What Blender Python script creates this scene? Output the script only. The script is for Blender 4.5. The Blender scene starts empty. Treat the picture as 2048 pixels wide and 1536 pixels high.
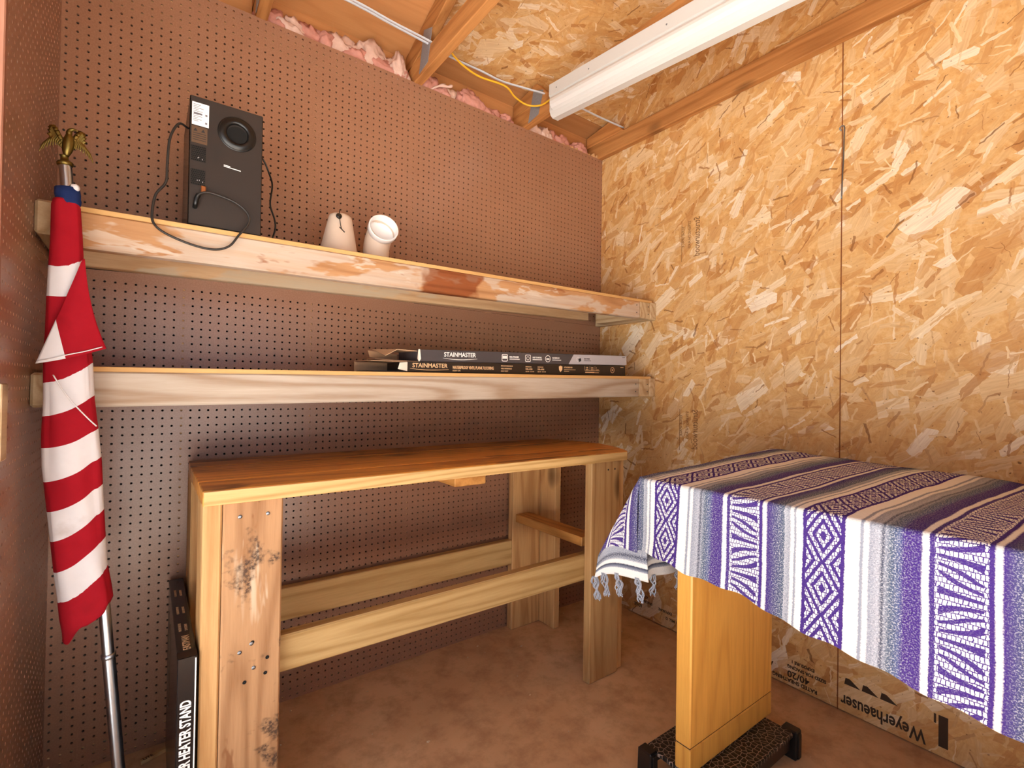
import bpy, bmesh, math, random
import numpy as np
from mathutils import Vector, Matrix, noise as mnoise

random.seed(7)
rng = np.random.default_rng(7)
scene = bpy.context.scene
COL = scene.collection

# ------------------------------------------------------------------ camera
def cam_setup():
    yaw, pitch, roll = 0.6381, 0.0102, 0.0153
    fw = Vector((math.sin(yaw) * math.cos(pitch), math.cos(yaw) * math.cos(pitch), math.sin(pitch)))
    r = Vector((math.cos(yaw), -math.sin(yaw), 0))
    u = r.cross(fw)
    c, s = math.cos(roll), math.sin(roll)
    r2, u2 = c * r + s * u, -s * r + c * u
    cam = bpy.data.cameras.new('camera')
    cam.sensor_fit = 'HORIZONTAL'
    cam.sensor_width = 36.0
    cam.lens = 36.0 * 982.03 / 2048.0
    cam.clip_start = 0.02
    o = bpy.data.objects.new('camera', cam)
    m = Matrix((r2, u2, -fw)).transposed().to_4x4()
    m.translation = Vector((0.2251, -1.9615, 1.1692))
    o.matrix_world = m
    COL.objects.link(o)
    scene.camera = o
cam_setup()

# ------------------------------------------------------------------ daylight
W = 2.303            # inner width of the shed along the pegboard wall
YF = -2.445          # inner face of the front wall
XL = -0.12           # outer face of the left side, open beyond the short pegboard partition
world = bpy.data.worlds.new('sky')
scene.world = world
world.use_nodes = True
_bg = world.node_tree.nodes['Background']
_bg.inputs[0].default_value = (0.70, 0.82, 1.0, 1)
_bg.inputs[1].default_value = 1.0

sun = bpy.data.lights.new('sun', 'SUN')
sun.energy = 34.0
sun.angle = math.radians(0.6)
sun.color = (1.0, 0.985, 0.96)
so = bpy.data.objects.new('sun', sun)
so.rotation_euler = Vector((0.0, 0.25, -0.90)).to_track_quat('-Z', 'Y').to_euler()
COL.objects.link(so)
# opening for the sky light to be sampled through: the open doorway in the front wall, behind the camera
DOOR_X0, DOOR_X1, DOOR_H = 0.06, 1.15, 2.02
pl = bpy.data.lights.new('door_portal', 'AREA')
pl.shape = 'RECTANGLE'
pl.size, pl.size_y = DOOR_X1 - DOOR_X0, DOOR_H
pl.cycles.is_portal = True
po = bpy.data.objects.new('door_portal', pl)
po.location = ((DOOR_X0 + DOOR_X1) / 2, YF - 0.05, DOOR_H / 2)
po.rotation_euler = (math.radians(90), 0, 0)
COL.objects.link(po)
pl2 = bpy.data.lights.new('side_portal', 'AREA')
pl2.shape = 'RECTANGLE'
pl2.size, pl2.size_y = -0.65 - YF, DOOR_H
pl2.cycles.is_portal = True
po2 = bpy.data.objects.new('side_portal', pl2)
po2.location = (-0.06, (YF - 0.65) / 2, DOOR_H / 2)
po2.rotation_euler = (math.radians(90), 0, math.radians(-90))
COL.objects.link(po2)

scene.view_settings.view_transform = 'Standard'
scene.view_settings.look = 'None'
scene.view_settings.gamma = 1.0
scene.view_settings.use_curve_mapping = False
scene.view_settings.exposure = 0.40
scene.cycles.diffuse_bounces = 4
scene.cycles.max_bounces = 7
scene.cycles.adaptive_threshold = 0.075
scene.cycles.adaptive_min_samples = 16
scene.cycles.use_denoising = True
scene.cycles.sample_clamp_indirect = 12.0

# ------------------------------------------------------------------ node helpers
def lin(h):
    h = h.lstrip('#')
    v = [int(h[i:i + 2], 16) / 255 for i in (0, 2, 4)]
    return tuple((x / 12.92 if x <= 0.04045 else ((x + 0.055) / 1.055) ** 2.4) for x in v) + (1.0,)

class NT:
    def __init__(s, tree):
        s.t = tree
    def n(s, typ, ins=None, **props):
        nd = s.t.nodes.new(typ)
        for k, v in props.items():
            setattr(nd, k, v)
        for k, v in (ins or {}).items():
            sk = nd.inputs[k]
            if isinstance(v, bpy.types.NodeSocket):
                s.t.links.new(v, sk)
            elif v is not None:
                sk.default_value = v
        return nd
    def m(s, op, a, b=None, c=None, clamp=False):
        nd = s.n('ShaderNodeMath', operation=op, use_clamp=clamp)
        for i, v in enumerate((a, b, c)):
            if v is None:
                continue
            if isinstance(v, bpy.types.NodeSocket):
                s.t.links.new(v, nd.inputs[i])
            else:
                nd.inputs[i].default_value = v
        return nd.outputs[0]
    def mix(s, f, a, b, blend='MIX'):
        nd = s.n('ShaderNodeMix', data_type='RGBA', blend_type=blend)
        for k, v in ((0, f), (6, a), (7, b)):
            if isinstance(v, bpy.types.NodeSocket):
                s.t.links.new(v, nd.inputs[k])
            else:
                nd.inputs[k].default_value = v
        return nd.outputs[2]
    def ramp(s, f, stops, interp='LINEAR'):
        nd = s.n('ShaderNodeValToRGB', {0: f})
        cr = nd.color_ramp
        cr.interpolation = interp
        while len(cr.elements) < len(stops):
            cr.elements.new(0.5)
        for e, (p, c) in zip(cr.elements, stops):
            e.position = p
            e.color = lin(c) if isinstance(c, str) else (c if len(c) == 4 else tuple(c) + (1,))
        return nd.outputs[0]
    def rampf(s, f, stops, interp='LINEAR'):
        return s.ramp(f, [(p, (v, v, v, 1)) for p, v in stops], interp)
    def noise(s, vec, scale, detail=3, rough=0.5, dist=0.0):
        return s.n('ShaderNodeTexNoise', {'Vector': vec, 'Scale': scale, 'Detail': detail, 'Roughness': rough, 'Distortion': dist}).outputs[0]
    def mapping(s, vec, loc=(0, 0, 0), rot=(0, 0, 0), scale=(1, 1, 1)):
        return s.n('ShaderNodeMapping', {0: vec, 1: loc, 2: rot, 3: scale}).outputs[0]

MATS = {}
def new_mat(name):
    m = bpy.data.materials.new(name)
    m.use_nodes = True
    nt = m.node_tree
    nt.nodes.clear()
    t = NT(nt)
    out = t.n('ShaderNodeOutputMaterial')
    bs = t.n('ShaderNodeBsdfPrincipled')
    nt.links.new(bs.outputs[0], out.inputs[0])
    MATS[name] = m
    return m, t, bs
def setin(t, bs, **kw):
    for k, v in kw.items():
        sk = bs.inputs[k.replace('_', ' ')]
        if isinstance(v, bpy.types.NodeSocket):
            t.t.links.new(v, sk)
        else:
            sk.default_value = v
def bump(t, bs, h, strength=0.3, dist=0.002):
    b = t.n('ShaderNodeBump', {'Strength': strength, 'Distance': dist, 'Height': h})
    t.t.links.new(b.outputs[0], bs.inputs['Normal'])
def objco(t, shift=True):
    co = t.n('ShaderNodeTexCoord').outputs['Object']
    if not shift:
        return co
    r = t.n('ShaderNodeObjectInfo').outputs['Random']
    off = t.n('ShaderNodeCombineXYZ', {0: t.m('MULTIPLY', r, 17.3), 1: t.m('MULTIPLY', r, 31.7), 2: t.m('MULTIPLY', r, 11.9)}).outputs[0]
    return t.n('ShaderNodeVectorMath', {0: co, 1: off}, operation='ADD').outputs[0]

def plain(name, col, rough=0.5, metal=0.0, spec=0.4, var=0.12, nscale=30.0, bmp=0.0):
    m, t, bs = new_mat(name)
    co = objco(t)
    n = t.noise(co, nscale, 4, 0.6)
    c = lin(col)
    d = tuple(x * (1 - var) for x in c[:3]) + (1,)
    e = tuple(min(1, x * (1 + var)) for x in c[:3]) + (1,)
    setin(t, bs, Base_Color=t.mix(n, d, e), Roughness=rough, Metallic=metal, Specular_IOR_Level=spec)
    if bmp:
        bump(t, bs, n, bmp, 0.002)
    return m

def wood(name, axis, light, dark, ring=0.5, rough=0.6, knots=True, patch=None, stain=None, spec=0.25, fine=1.0, tint=None, spot=None):
    """sawn softwood with the grain along one axis; patch = (colour, threshold, scale), stain likewise"""
    m, t, bs = new_mat(name)
    co = objco(t)
    k = [14.0, 14.0, 14.0]
    k['xyz'.index(axis)] = 0.9
    v = t.mapping(co, scale=k)
    k2 = [7.0, 7.0, 7.0]
    k2['xyz'.index(axis)] = 0.55
    v2 = t.mapping(co, scale=k2)
    fibre = t.noise(v, 9.0, 3, 0.65)
    warp = t.noise(v2, 1.0, 1.5, 0.4)
    band = t.m('SINE', t.m('MULTIPLY', warp, 62.0))
    band = t.m('POWER', t.m('MULTIPLY_ADD', band, 0.5, 0.5), 2.2)
    tone = t.m('ADD', t.m('MULTIPLY', band, ring), t.m('MULTIPLY', t.m('SUBTRACT', fibre, 0.35), 0.75 * fine))
    col = t.ramp(tone, [(0.0, light), (1.0, dark)])
    if knots:
        kk = [5.0, 5.0, 5.0]
        kk['xyz'.index(axis)] = 2.6
        vk = t.n('ShaderNodeTexVoronoi', {'Vector': t.mapping(co, scale=kk), 'Scale': 1.0, 'Randomness': 1.0})
        f = t.rampf(vk.outputs['Distance'], [(0.05, 1.0), (0.11, 0.75), (0.19, 0.0)])
        col = t.mix(t.m('MULTIPLY', f, 0.75), col, lin('#5b3a22'))
    if tint is not None:
        col = t.mix(tint[1], col, lin(tint[0]), 'MULTIPLY')
    rv = t.n('ShaderNodeObjectInfo').outputs['Random']
    tv = t.m('MULTIPLY_ADD', t.m('FRACT', t.m('MULTIPLY', rv, 7.77)), 0.30, 0.80)
    col = t.mix(1.0, col, t.n('ShaderNodeCombineColor', {0: tv, 1: tv, 2: tv}).outputs[0], 'MULTIPLY')
    if patch is not None:
        for pc, th, sc in patch:
            kp = [3.2, 3.2, 3.2]
            kp['xyz'.index(axis)] = 1.0
            n = t.noise(t.mapping(co, scale=kp), sc, 4, 0.62, 0.4)
            f = t.rampf(n, [(th, 0.0), (th + 0.035, 0.85)])
            f = t.m('MULTIPLY', f, t.rampf(t.noise(v, 5.0, 3), [(0.3, 0.55), (0.6, 1.0)]))
            col = t.mix(f, col, lin(pc))
    if stain is not None:
        for pc, th, sc in stain:
            n = t.noise(t.mapping(co, loc=(3.1, 1.7, 5.3)), sc, 4, 0.7, 0.3)
            f = t.rampf(n, [(th, 0.0), (th + 0.07, 0.9)])
            col = t.mix(t.m('MULTIPLY', f, t.rampf(t.noise(co, 160.0, 2), [(0.35, 0.25), (0.6, 1.0)])), col, lin(pc))
    if spot is not None:                       # an old soaked-in stain at one place along the board
        cx, hw, pc = spot
        xx = t.n('ShaderNodeSeparateXYZ', {0: objco(t, False)}).outputs['XYZ'.index(axis.upper())]
        dd = t.m('DIVIDE', t.m('ABSOLUTE', t.m('SUBTRACT', xx, cx)), hw)
        dd = t.m('ADD', dd, t.m('MULTIPLY', t.m('SUBTRACT', t.noise(co, 14.0, 3), 0.5), 1.5))
        col = t.mix(t.rampf(dd, [(0.75, 0.85), (1.0, 0.0)]), col, lin(pc), 'MULTIPLY')
    setin(t, bs, Base_Color=col, Roughness=rough, Specular_IOR_Level=spec)
    bump(t, bs, fibre, 0.22, 0.0015)
    return m

# ---- oriented strand board: several layers of separately turned wood strands
def strand_group():
    g = bpy.data.node_groups.new('strand_layer', 'ShaderNodeTree')
    g.interface.new_socket('Vector', in_out='INPUT', socket_type='NodeSocketVector')
    for nm in ('Scale', 'Length', 'Width', 'Spread', 'Bias', 'Seed'):
        g.interface.new_socket(nm, in_out='INPUT', socket_type='NodeSocketFloat')
    for nm in ('Mask', 'Tone', 'Grain'):
        g.interface.new_socket(nm, in_out='OUTPUT', socket_type='NodeSocketFloat')
    t = NT(g)
    i = t.n('NodeGroupInput')
    o = t.n('NodeGroupOutput')
    sh = t.n('ShaderNodeCombineXYZ', {0: i.outputs['Seed'], 1: t.m('MULTIPLY', i.outputs['Seed'], 0.731), 2: 0.0}).outputs[0]
    p = t.n('ShaderNodeVectorMath', {0: i.outputs['Vector'], 1: sh}, operation='ADD').outputs[0]
    vo = t.n('ShaderNodeTexVoronoi', {'Vector': p, 'Scale': i.outputs['Scale'], 'Randomness': 1.0}, voronoi_dimensions='2D')
    loc = t.n('ShaderNodeVectorMath', {0: p, 1: vo.outputs['Position']}, operation='SUBTRACT').outputs[0]
    cs = t.n('ShaderNodeSeparateColor', {0: vo.outputs['Color']})
    ang = t.m('ADD', t.m('MULTIPLY', t.m('SUBTRACT', cs.outputs[0], 0.5), i.outputs['Spread']), i.outputs['Bias'])
    rot = t.n('ShaderNodeVectorRotate', {'Vector': loc, 'Angle': ang}, rotation_type='Z_AXIS').outputs[0]
    sp = t.n('ShaderNodeSeparateXYZ', {0: rot})
    wob = t.m('MULTIPLY', t.m('SUBTRACT', t.noise(p, 60.0, 0), 0.5), 0.009)
    au = t.m('ABSOLUTE', t.m('ADD', sp.outputs[0], t.m('MULTIPLY', sp.outputs[1], 0.35)))
    av = t.m('ABSOLUTE', t.m('ADD', sp.outputs[1], wob))
    L = t.m('MULTIPLY', i.outputs['Length'], t.m('MULTIPLY_ADD', cs.outputs[1], 0.75, 0.35))
    Wd = t.m('MULTIPLY', i.outputs['Width'], t.m('MULTIPLY_ADD', cs.outputs[2], 1.1, 0.18))
    mk = t.m('MULTIPLY', t.m('LESS_THAN', au, L), t.m('LESS_THAN', av, Wd))
    wn = t.n('ShaderNodeTexWhiteNoise', {'Vector': vo.outputs['Position']}, noise_dimensions='3D').outputs[0]
    gv = t.n('ShaderNodeVectorMath', {0: rot, 1: (14.0, 210.0, 1.0)}, operation='MULTIPLY').outputs[0]
    gv = t.n('ShaderNodeVectorMath', {0: gv, 1: vo.outputs['Color']}, operation='ADD').outputs[0]
    gr = t.noise(gv, 1.0, 1, 0.6)
    for nm, v in (('Mask', mk), ('Tone', wn), ('Grain', gr)):
        g.links.new(v, o.inputs[nm])
    return g
STRANDS = strand_group()

def osb(name, a, b, bias=0.9, tone=1.0, rough=0.62):
    """a, b: the two object axes that span the sheet"""
    m, t, bs = new_mat(name)
    sp = t.n('ShaderNodeSeparateXYZ', {0: objco(t, False)})
    v = t.n('ShaderNodeCombineXYZ', {0: sp.outputs['XYZ'.index(a.upper())], 1: sp.outputs['XYZ'.index(b.upper())], 2: 0.0}).outputs[0]
    stops = [(0.0, '#b2763c'), (0.10, '#c58d50'), (0.35, '#d2a368'), (0.60, '#dab179'), (0.80, '#e2c192'), (0.92, '#ecd6b2'), (1.0, '#f3e4cc')]
    base = t.noise(v, 34.0, 3, 0.7)
    col = t.ramp(base, [(0.25, '#c48d50'), (0.5, '#d4a569'), (0.75, '#dfb884')])
    layers = [(8.0, .12, .030, 2.6, .3, 1.7), (12.0, .09, .016, 2.0, .9, 7.1), (14.0, .075, .012, 1.6, 1.1, 21.3),
              (6.5, .13, .034, 1.2, .9, 33.7), (11.0, .08, .013, 1.3, .8, 41.1), (17.0, .045, .0035, 2.6, .9, 57.3)]
    last = len(layers) - 1
    for k, (sc, L, wd, spd, bi, seed) in enumerate(layers):
        nd = t.t.nodes.new('ShaderNodeGroup')
        nd.node_tree = STRANDS
        t.t.links.new(v, nd.inputs['Vector'])
        for nm, val in (('Scale', sc), ('Length', L), ('Width', wd), ('Spread', spd), ('Bias', bi - 0.9 + bias), ('Seed', seed)):
            nd.inputs[nm].default_value = val
        tn = nd.outputs['Tone']
        if k == last:
            c = t.ramp(tn, [(0.0, '#6d401c'), (0.12, '#9b6230'), (0.4, '#dcb681'), (1.0, '#ecd2a6')])
        else:
            c = t.ramp(tn, stops)
        c = t.mix(t.m('MULTIPLY', t.rampf(nd.outputs['Grain'], [(0.35, 0.0), (0.75, 1.0)]), 0.28), c, lin('#a86f38'), 'MULTIPLY')
        # only some cells show a whole strand; the others stay blended into the board
        gate = t.m('MULTIPLY', nd.outputs['Mask'], t.rampf(tn, [(0.0, 0.75), (0.5, 0.55), (0.85, 0.9)]))
        col = t.mix(gate, col, c)
    sp2 = t.noise(v, 95.0, 1, 0.5)
    col = t.mix(t.rampf(sp2, [(0.70, 0.0), (0.76, 0.7)]), col, lin('#6a3c1a'))
    if tone != 1.0:
        col = t.mix(1.0, col, (tone, tone * 0.98, tone * 0.94, 1), 'MULTIPLY')
    setin(t, bs, Base_Color=col, Roughness=rough, Specular_IOR_Level=0.3)
    bump(t, bs, base, 0.15, 0.0012)
    return m

# ---------------------------------------------------------------- the material list
osb('osb_wall', 'y', 'z', bias=0.8)
osb('osb_roof', 'x', 'y', bias=0.4)
def pegmat(name, c0, c1, rough):
    m, t, bs = new_mat(name)
    co = objco(t, False)
    n = t.noise(co, 5.0, 5, 0.6)
    n2 = t.noise(co, 220.0, 2, 0.5)
    col = t.mix(n, lin(c0), lin(c1))
    col = t.mix(t.m('MULTIPLY', t.rampf(n2, [(0.4, 0.0), (0.7, 1.0)]), 0.2), col, lin('#c89a80'))
    setin(t, bs, Base_Color=col, Roughness=t.m('MULTIPLY_ADD', n, 0.12, rough), Specular_IOR_Level=0.85)
    bump(t, bs, n2, 0.06, 0.001)
    return m
pegmat('pegboard', '#8c624a', '#9b7058', 0.27)
wood('pine_x', 'x', '#dcb684', '#a9743f', 0.45)
wood('pine_y', 'y', '#d8ab74', '#9f6636', 0.45)
wood('pine_z', 'z', '#d9b07a', '#a7713d', 0.45)
wood('truss_y', 'y', '#cf9257', '#8f5426', 0.4)
wood('stud_z', 'z', '#d9a878', '#a9764a', 0.4)
wood('shelf_upper', 'x', '#b98c62', '#8a5a36', 0.4, patch=[('#c4b5a6', 0.47, 2.4), ('#8f5534', 0.60, 3.6), ('#d0c2b2', 0.60, 4.5)], stain=[('#7a3c1a', 0.68, 3.5)], spot=(1.13, 0.12, '#b5764a'))
wood('shelf_lower', 'x', '#c9bbab', '#a08063', 0.6, patch=[('#b9764a', 0.72, 3.0)])
wood('shelf_end', 'y', '#cdb592', '#a37c50', 0.5)
wood('shelf_ply', 'x', '#d8ad72', '#b17e45', 0.25, knots=False)
wood('ledger', 'x', '#d2b08a', '#a57c52', 0.35, patch=[('#bcae98', 0.55, 1.6)])
wood('bench_top', 'x', '#d8953f', '#9a541c', 0.55, rough=0.38, spec=0.5, patch=[('#5a3115', 0.56, 1.7)], stain=[('#4a2812', 0.66, 5.0)])
wood('bench_x', 'x', '#d3b078', '#a57c42', 0.5)
wood('bench_y', 'y', '#cf9450', '#96602a', 0.5)
wood('bench_z', 'z', '#d9ad76', '#a8713c', 0.45)
wood('bench_leg', 'z', '#bb9068', '#875b38', 0.5, patch=[('#d2bca2', 0.62, 2.6), ('#8a5a38', 0.60, 3.3)], stain=[('#43322a', 0.585, 7.0)])
wood('oak', 'z', '#e2a850', '#bd7a2e', 0.35, rough=0.33, spec=0.5, knots=False, fine=1.3)
wood('oak_y', 'y', '#e2a850', '#bd7a2e', 0.35, rough=0.33, spec=0.5, knots=False)
wood('eave_ply', 'x', '#c58c5a', '#a66a3a', 0.25, rough=0.5, knots=False, fine=0.6)
wood('jamb', 'z', '#a5735e', '#83543f', 0.2, knots=False)
wood('splinter', 'x', '#e0b887', '#b98550', 0.5, knots=False)

def concrete():
    m, t, bs = new_mat('concrete')
    co = objco(t, False)
    n1 = t.noise(co, 1.6, 6, 0.62)
    n2 = t.noise(co, 9.0, 6, 0.7)
    n3 = t.noise(co, 140.0, 3, 0.6)
    col = t.ramp(n1, [(0.3, '#c69a72'), (0.55, '#d8b088'), (0.75, '#e4bf98')])
    col = t.mix(t.rampf(n2, [(0.35, 0.45), (0.55, 0.0)]), col, lin('#94694a'))
    col = t.mix(t.rampf(n3, [(0.62, 0.0), (0.75, 0.35)]), col, lin('#c9b29b'))
    setin(t, bs, Base_Color=col, Roughness=0.7, Specular_IOR_Level=0.35)
    bump(t, bs, t.m('ADD', n3, n2), 0.12, 0.001)
concrete()
def ground_mat():
    m, t, bs = new_mat('yard')
    co = objco(t, False)
    col = t.ramp(t.noise(co, 6.0, 6, 0.65), [(0.3, '#a9a59e'), (0.7, '#cfccc6')])
    setin(t, bs, Base_Color=col, Roughness=0.95, Specular_IOR_Level=0.1)
ground_mat()
plain('dark_sheathing', '#1d130d', 0.9)
plain('white_enamel', '#d3d1ce', 0.32, spec=0.5, var=0.02)
plain('lens_plastic', '#dcdad8', 0.28, spec=0.5, var=0.02)
plain('cable_white', '#c9cdd6', 0.45, var=0.05)
plain('cable_yellow', '#e8b52c', 0.4, var=0.05)
plain('black_cord', '#141311', 0.38, spec=0.5, var=0.2)
plain('cord_dust', '#2b2724', 0.5, spec=0.5, var=0.3)
plain('black_plastic', '#131212', 0.32, spec=0.5, var=0.2, bmp=0.05)
plain('speaker_vinyl', '#302824', 0.55, spec=0.35, var=0.15, nscale=14)
plain('speaker_side', '#1a1513', 0.25, spec=0.5, var=0.1)
plain('grille_black', '#060606', 0.8)
plain('grille_bar', '#2b2420', 0.6)
plain('sticker_white', '#e9e7ea', 0.5, var=0.02)
plain('sticker_brown', '#5d4634', 0.45, var=0.15)
plain('ink_dark', '#2b2a2c', 0.6)
plain('ink_osb', '#3f2b1b', 0.8)
plain('ink_faint', '#7a5430', 0.8)
plain('ink_white', '#f3f1ee', 0.5, var=0.02)
plain('ink_cream', '#e6bd90', 0.5, var=0.03)
plain('ink_mid', '#6d6b72', 0.6)
plain('ink_grey', '#b9b5b8', 0.5, var=0.03)
plain('carton_grey', '#4a4446', 0.5, var=0.08)
plain('carton_black', '#2b2019', 0.45, var=0.1)
plain('carton_black_b', '#171214', 0.2, spec=0.6, var=0.1)
plain('carton_board', '#c9a17c', 0.7, var=0.1)
plain('carton_edge', '#efe4d6', 0.7, var=0.05)
plain('carton_print', '#b5b2b9', 0.4, var=0.03)
plain('brass', '#7d6c3a', 0.42, metal=1.0, var=0.3, nscale=60, bmp=0.2)
plain('steel', '#b9bfc9', 0.3, metal=1.0, var=0.15, nscale=25)
plain('gusset', '#8d9096', 0.42, metal=0.2, var=0.4, nscale=220, bmp=0.4)
plain('copper_tape', '#a8683e', 0.35, metal=0.6)
plain('wire_steel', '#8b8f95', 0.4, metal=1.0)
plain('pvc_white', '#ece9e8', 0.35, spec=0.5, var=0.03)
plain('shade_plastic', '#d9c3b0', 0.5, var=0.05)
plain('insulation', '#c98f82', 0.95, spec=0.05, var=0.25, nscale=45, bmp=0.8)
plain('insulation_pale', '#d9b8aa', 0.95, spec=0.05, var=0.15, nscale=60, bmp=0.8)
plain('crumb', '#d9c3a0', 0.8)
plain('navy_cloth', '#20305f', 0.85, spec=0.1, var=0.15)
plain('white_cloth', '#dedce0', 0.85, spec=0.1, var=0.04)
plain('seam_rust', '#8a4a20', 0.8)

def flag_mat():
    m, t, bs = new_mat('flag_cloth')
    at = t.n('ShaderNodeAttribute', attribute_name='band').outputs['Fac']
    f = t.m('GREATER_THAN', t.m('FRACT', t.m('MULTIPLY', at, 0.5)), 0.5)     # odd bands are white
    co = objco(t, False)
    n = t.noise(co, 18.0, 4, 0.6)
    red = t.mix(n, lin('#8f0d1c'), lin('#a91828'))
    wht = t.mix(n, lin('#d2d0d6'), lin('#e8e6ea'))
    grime = t.rampf(t.noise(co, 9.0, 5, 0.6), [(0.62, 0.0), (0.75, 0.35)])
    col = t.mix(f, red, wht)
    col = t.mix(grime, col, lin('#a08878'), 'MULTIPLY')
    setin(t, bs, Base_Color=col, Roughness=0.85, Specular_IOR_Level=0.15)
    bump(t, bs, t.noise(t.mapping(co, scale=(900, 900, 900)), 1.0, 1), 0.1, 0.0005)
flag_mat()

def blanket_mat():
    m, t, bs = new_mat('serape')
    uv = t.n('ShaderNodeUVMap', uv_map='cloth').outputs[0]
    sp = t.n('ShaderNodeSeparateXYZ', {0: uv})
    U, V = sp.outputs[0], sp.outputs[1]          # metres: along the table, across it
    P = 0.41
    jit = t.m('MULTIPLY', t.m('SUBTRACT', t.noise(t.mapping(uv, scale=(260, 260, 1)), 1.0, 2), 0.5), 0.006)
    sw = t.m('MULTIPLY', t.m('SUBTRACT', t.noise(t.mapping(uv, scale=(4, 7, 1)), 1.0, 2), 0.5), 0.006)
    x = t.m('FRACT', t.m('DIVIDE', t.m('ADD', t.m('ADD', t.m('SUBTRACT', U, 1.085), 0.08), t.m('ADD', jit, sw)), P))
    wh, gr, dk, pu, te = '#efedeb', '#969bab', '#3a3f55', '#482f80', '#56647a'
    # x = 0 is 8 cm before the middle of the diamond band
    # zigzag band lies from .675 to .86, drawn below
    st = [(0.0, '#b3b6c2'), (0.03, gr), (0.035, wh), (0.05, wh), (0.054, gr), (0.062, gr), (0.066, wh), (0.098, wh), (0.10, pu), (0.305, pu), (0.308, wh), (0.37, wh),
          (0.374, gr), (0.386, gr), (0.39, wh), (0.408, wh), (0.413, gr), (0.455, '#b0b3c0'), (0.47, dk), (0.48, gr), (0.50, te), (0.535, '#56618c'), (0.555, pu), (0.62, pu),
          (0.625, wh), (0.648, wh), (0.652, pu), (0.873, pu), (0.876, wh), (0.897, wh), (0.90, pu), (1.0, te)]
    base = t.ramp(x, st)
    # heathering: light and dark flecks in the grey, teal and purple yarns
    fl = t.noise(t.mapping(uv, scale=(330, 330, 1)), 1.0, 2, 0.7)
    amt = t.ramp(x, [(0.0, (.6, .6, .6)), (0.03, (.5, .5, .5)), (0.06, (.05, .05, .05)), (0.37, (.05, .05, .05)), (0.42, (.5, .5, .5)), (0.52, (.85, .85, .85)),
                     (0.56, (.5, .5, .5)), (0.62, (.28, .28, .28)), (0.89, (.05, .05, .05)), (0.92, (.3, .3, .3)), (0.96, (.8, .8, .8)), (1.0, (.8, .8, .8))])
    base = t.mix(t.m('MULTIPLY', amt, t.rampf(fl, [(0.5, 0.0), (0.62, 0.8)])), base, lin('#dfe0e6'))
    fl2 = t.noise(t.mapping(uv, loc=(3, 5, 0), scale=(300, 300, 1)), 1.0, 2, 0.7)
    base = t.mix(t.m('MULTIPLY', amt, t.rampf(fl2, [(0.53, 0.0), (0.64, 0.75)])), base, lin('#2f3a4e'))
    # stitches: the pale yarn shows as short dashes in rows
    Vj = t.m('ADD', V, t.m('MULTIPLY', t.m('SUBTRACT', t.noise(t.mapping(uv, scale=(60, 60, 1)), 1.0, 1), 0.5), 0.006))
    Uj = t.m('ADD', U, t.m('MULTIPLY', t.m('SUBTRACT', t.noise(t.mapping(uv, loc=(7, 2, 0), scale=(90, 90, 1)), 1.0, 1), 0.5), 0.006))
    rowf = t.m('FRACT', t.m('MULTIPLY', Vj, 95.0))
    dash = t.m('FRACT', t.m('ADD', t.m('MULTIPLY', Uj, 150.0), t.m('MULTIPLY', t.m('FLOOR', t.m('MULTIPLY', Vj, 95.0)), 0.5)))
    stitch = t.m('MULTIPLY', t.m('GREATER_THAN', rowf, 0.16), t.m('GREATER_THAN', dash, 0.22))
    # diamond band, centre .2025
    def tri(a):
        return t.m('ABSOLUTE', t.m('SUBTRACT', t.m('MULTIPLY', t.m('FRACT', a), 2.0), 1.0))
    wd = t.m('ABSOLUTE', t.m('DIVIDE', t.m('SUBTRACT', x, 0.2025), 0.085))
    d = t.m('ADD', wd, tri(t.m('DIVIDE', V, 0.115)))
    dm = t.m('GREATER_THAN', t.m('FRACT', t.m('MULTIPLY', d, 2.15)), 0.46)
    inb = t.m('LESS_THAN', wd, 1.0)
    col = t.mix(t.m('MULTIPLY', t.m('MULTIPLY', dm, inb), stitch), base, lin(wh))
    # zigzag band, centre .7625
    wz = t.m('DIVIDE', t.m('SUBTRACT', x, 0.7625), 0.092)
    z = t.m('ADD', t.m('MULTIPLY', wz, t.m('SUBTRACT', t.m('MULTIPLY', tri(t.m('DIVIDE', V, 0.16)), 2.0), 1.0)), t.m('DIVIDE', V, 0.022))
    zm = t.m('GREATER_THAN', t.m('FRACT', z), 0.40)
    inz = t.m('LESS_THAN', t.m('ABSOLUTE', wz), 1.0)
    edge = t.m('GREATER_THAN', t.m('ABSOLUTE', wz), 0.86)
    zm = t.m('MAXIMUM', zm, t.m('MULTIPLY', edge, 1.0))
    col = t.mix(t.m('MULTIPLY', t.m('MULTIPLY', zm, inz), stitch), col, lin(wh))
    # plain border bands before the fringed end
    eb = t.ramp(t.m('DIVIDE', t.m('SUBTRACT', t.m('ADD', U, jit), 0.65), 0.16), [(0.0, wh), (0.16, wh), (0.18, gr), (0.25, dk), (0.27, wh), (0.34, wh), (0.37, gr), (0.46, dk), (0.52, gr), (0.72, '#a3a7b6'), (0.80, te), (0.92, dk), (1.0, pu)])
    eb = t.mix(t.m('MULTIPLY', t.rampf(fl, [(0.5, 0.0), (0.62, 0.6)]), t.m('GREATER_THAN', U, 0.70)), eb, lin('#dfe0e6'))
    col = t.mix(t.m('LESS_THAN', U, 0.81), col, eb)
    setin(t, bs, Base_Color=col, Roughness=0.95, Specular_IOR_Level=0.05)
    h = t.m('ADD', t.m('MULTIPLY', stitch, 0.5), t.m('ADD', fl, t.noise(t.mapping(uv, scale=(160, 160, 1)), 1.0, 2)))
    bump(t, bs, h, 0.45, 0.003)
blanket_mat()
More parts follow.
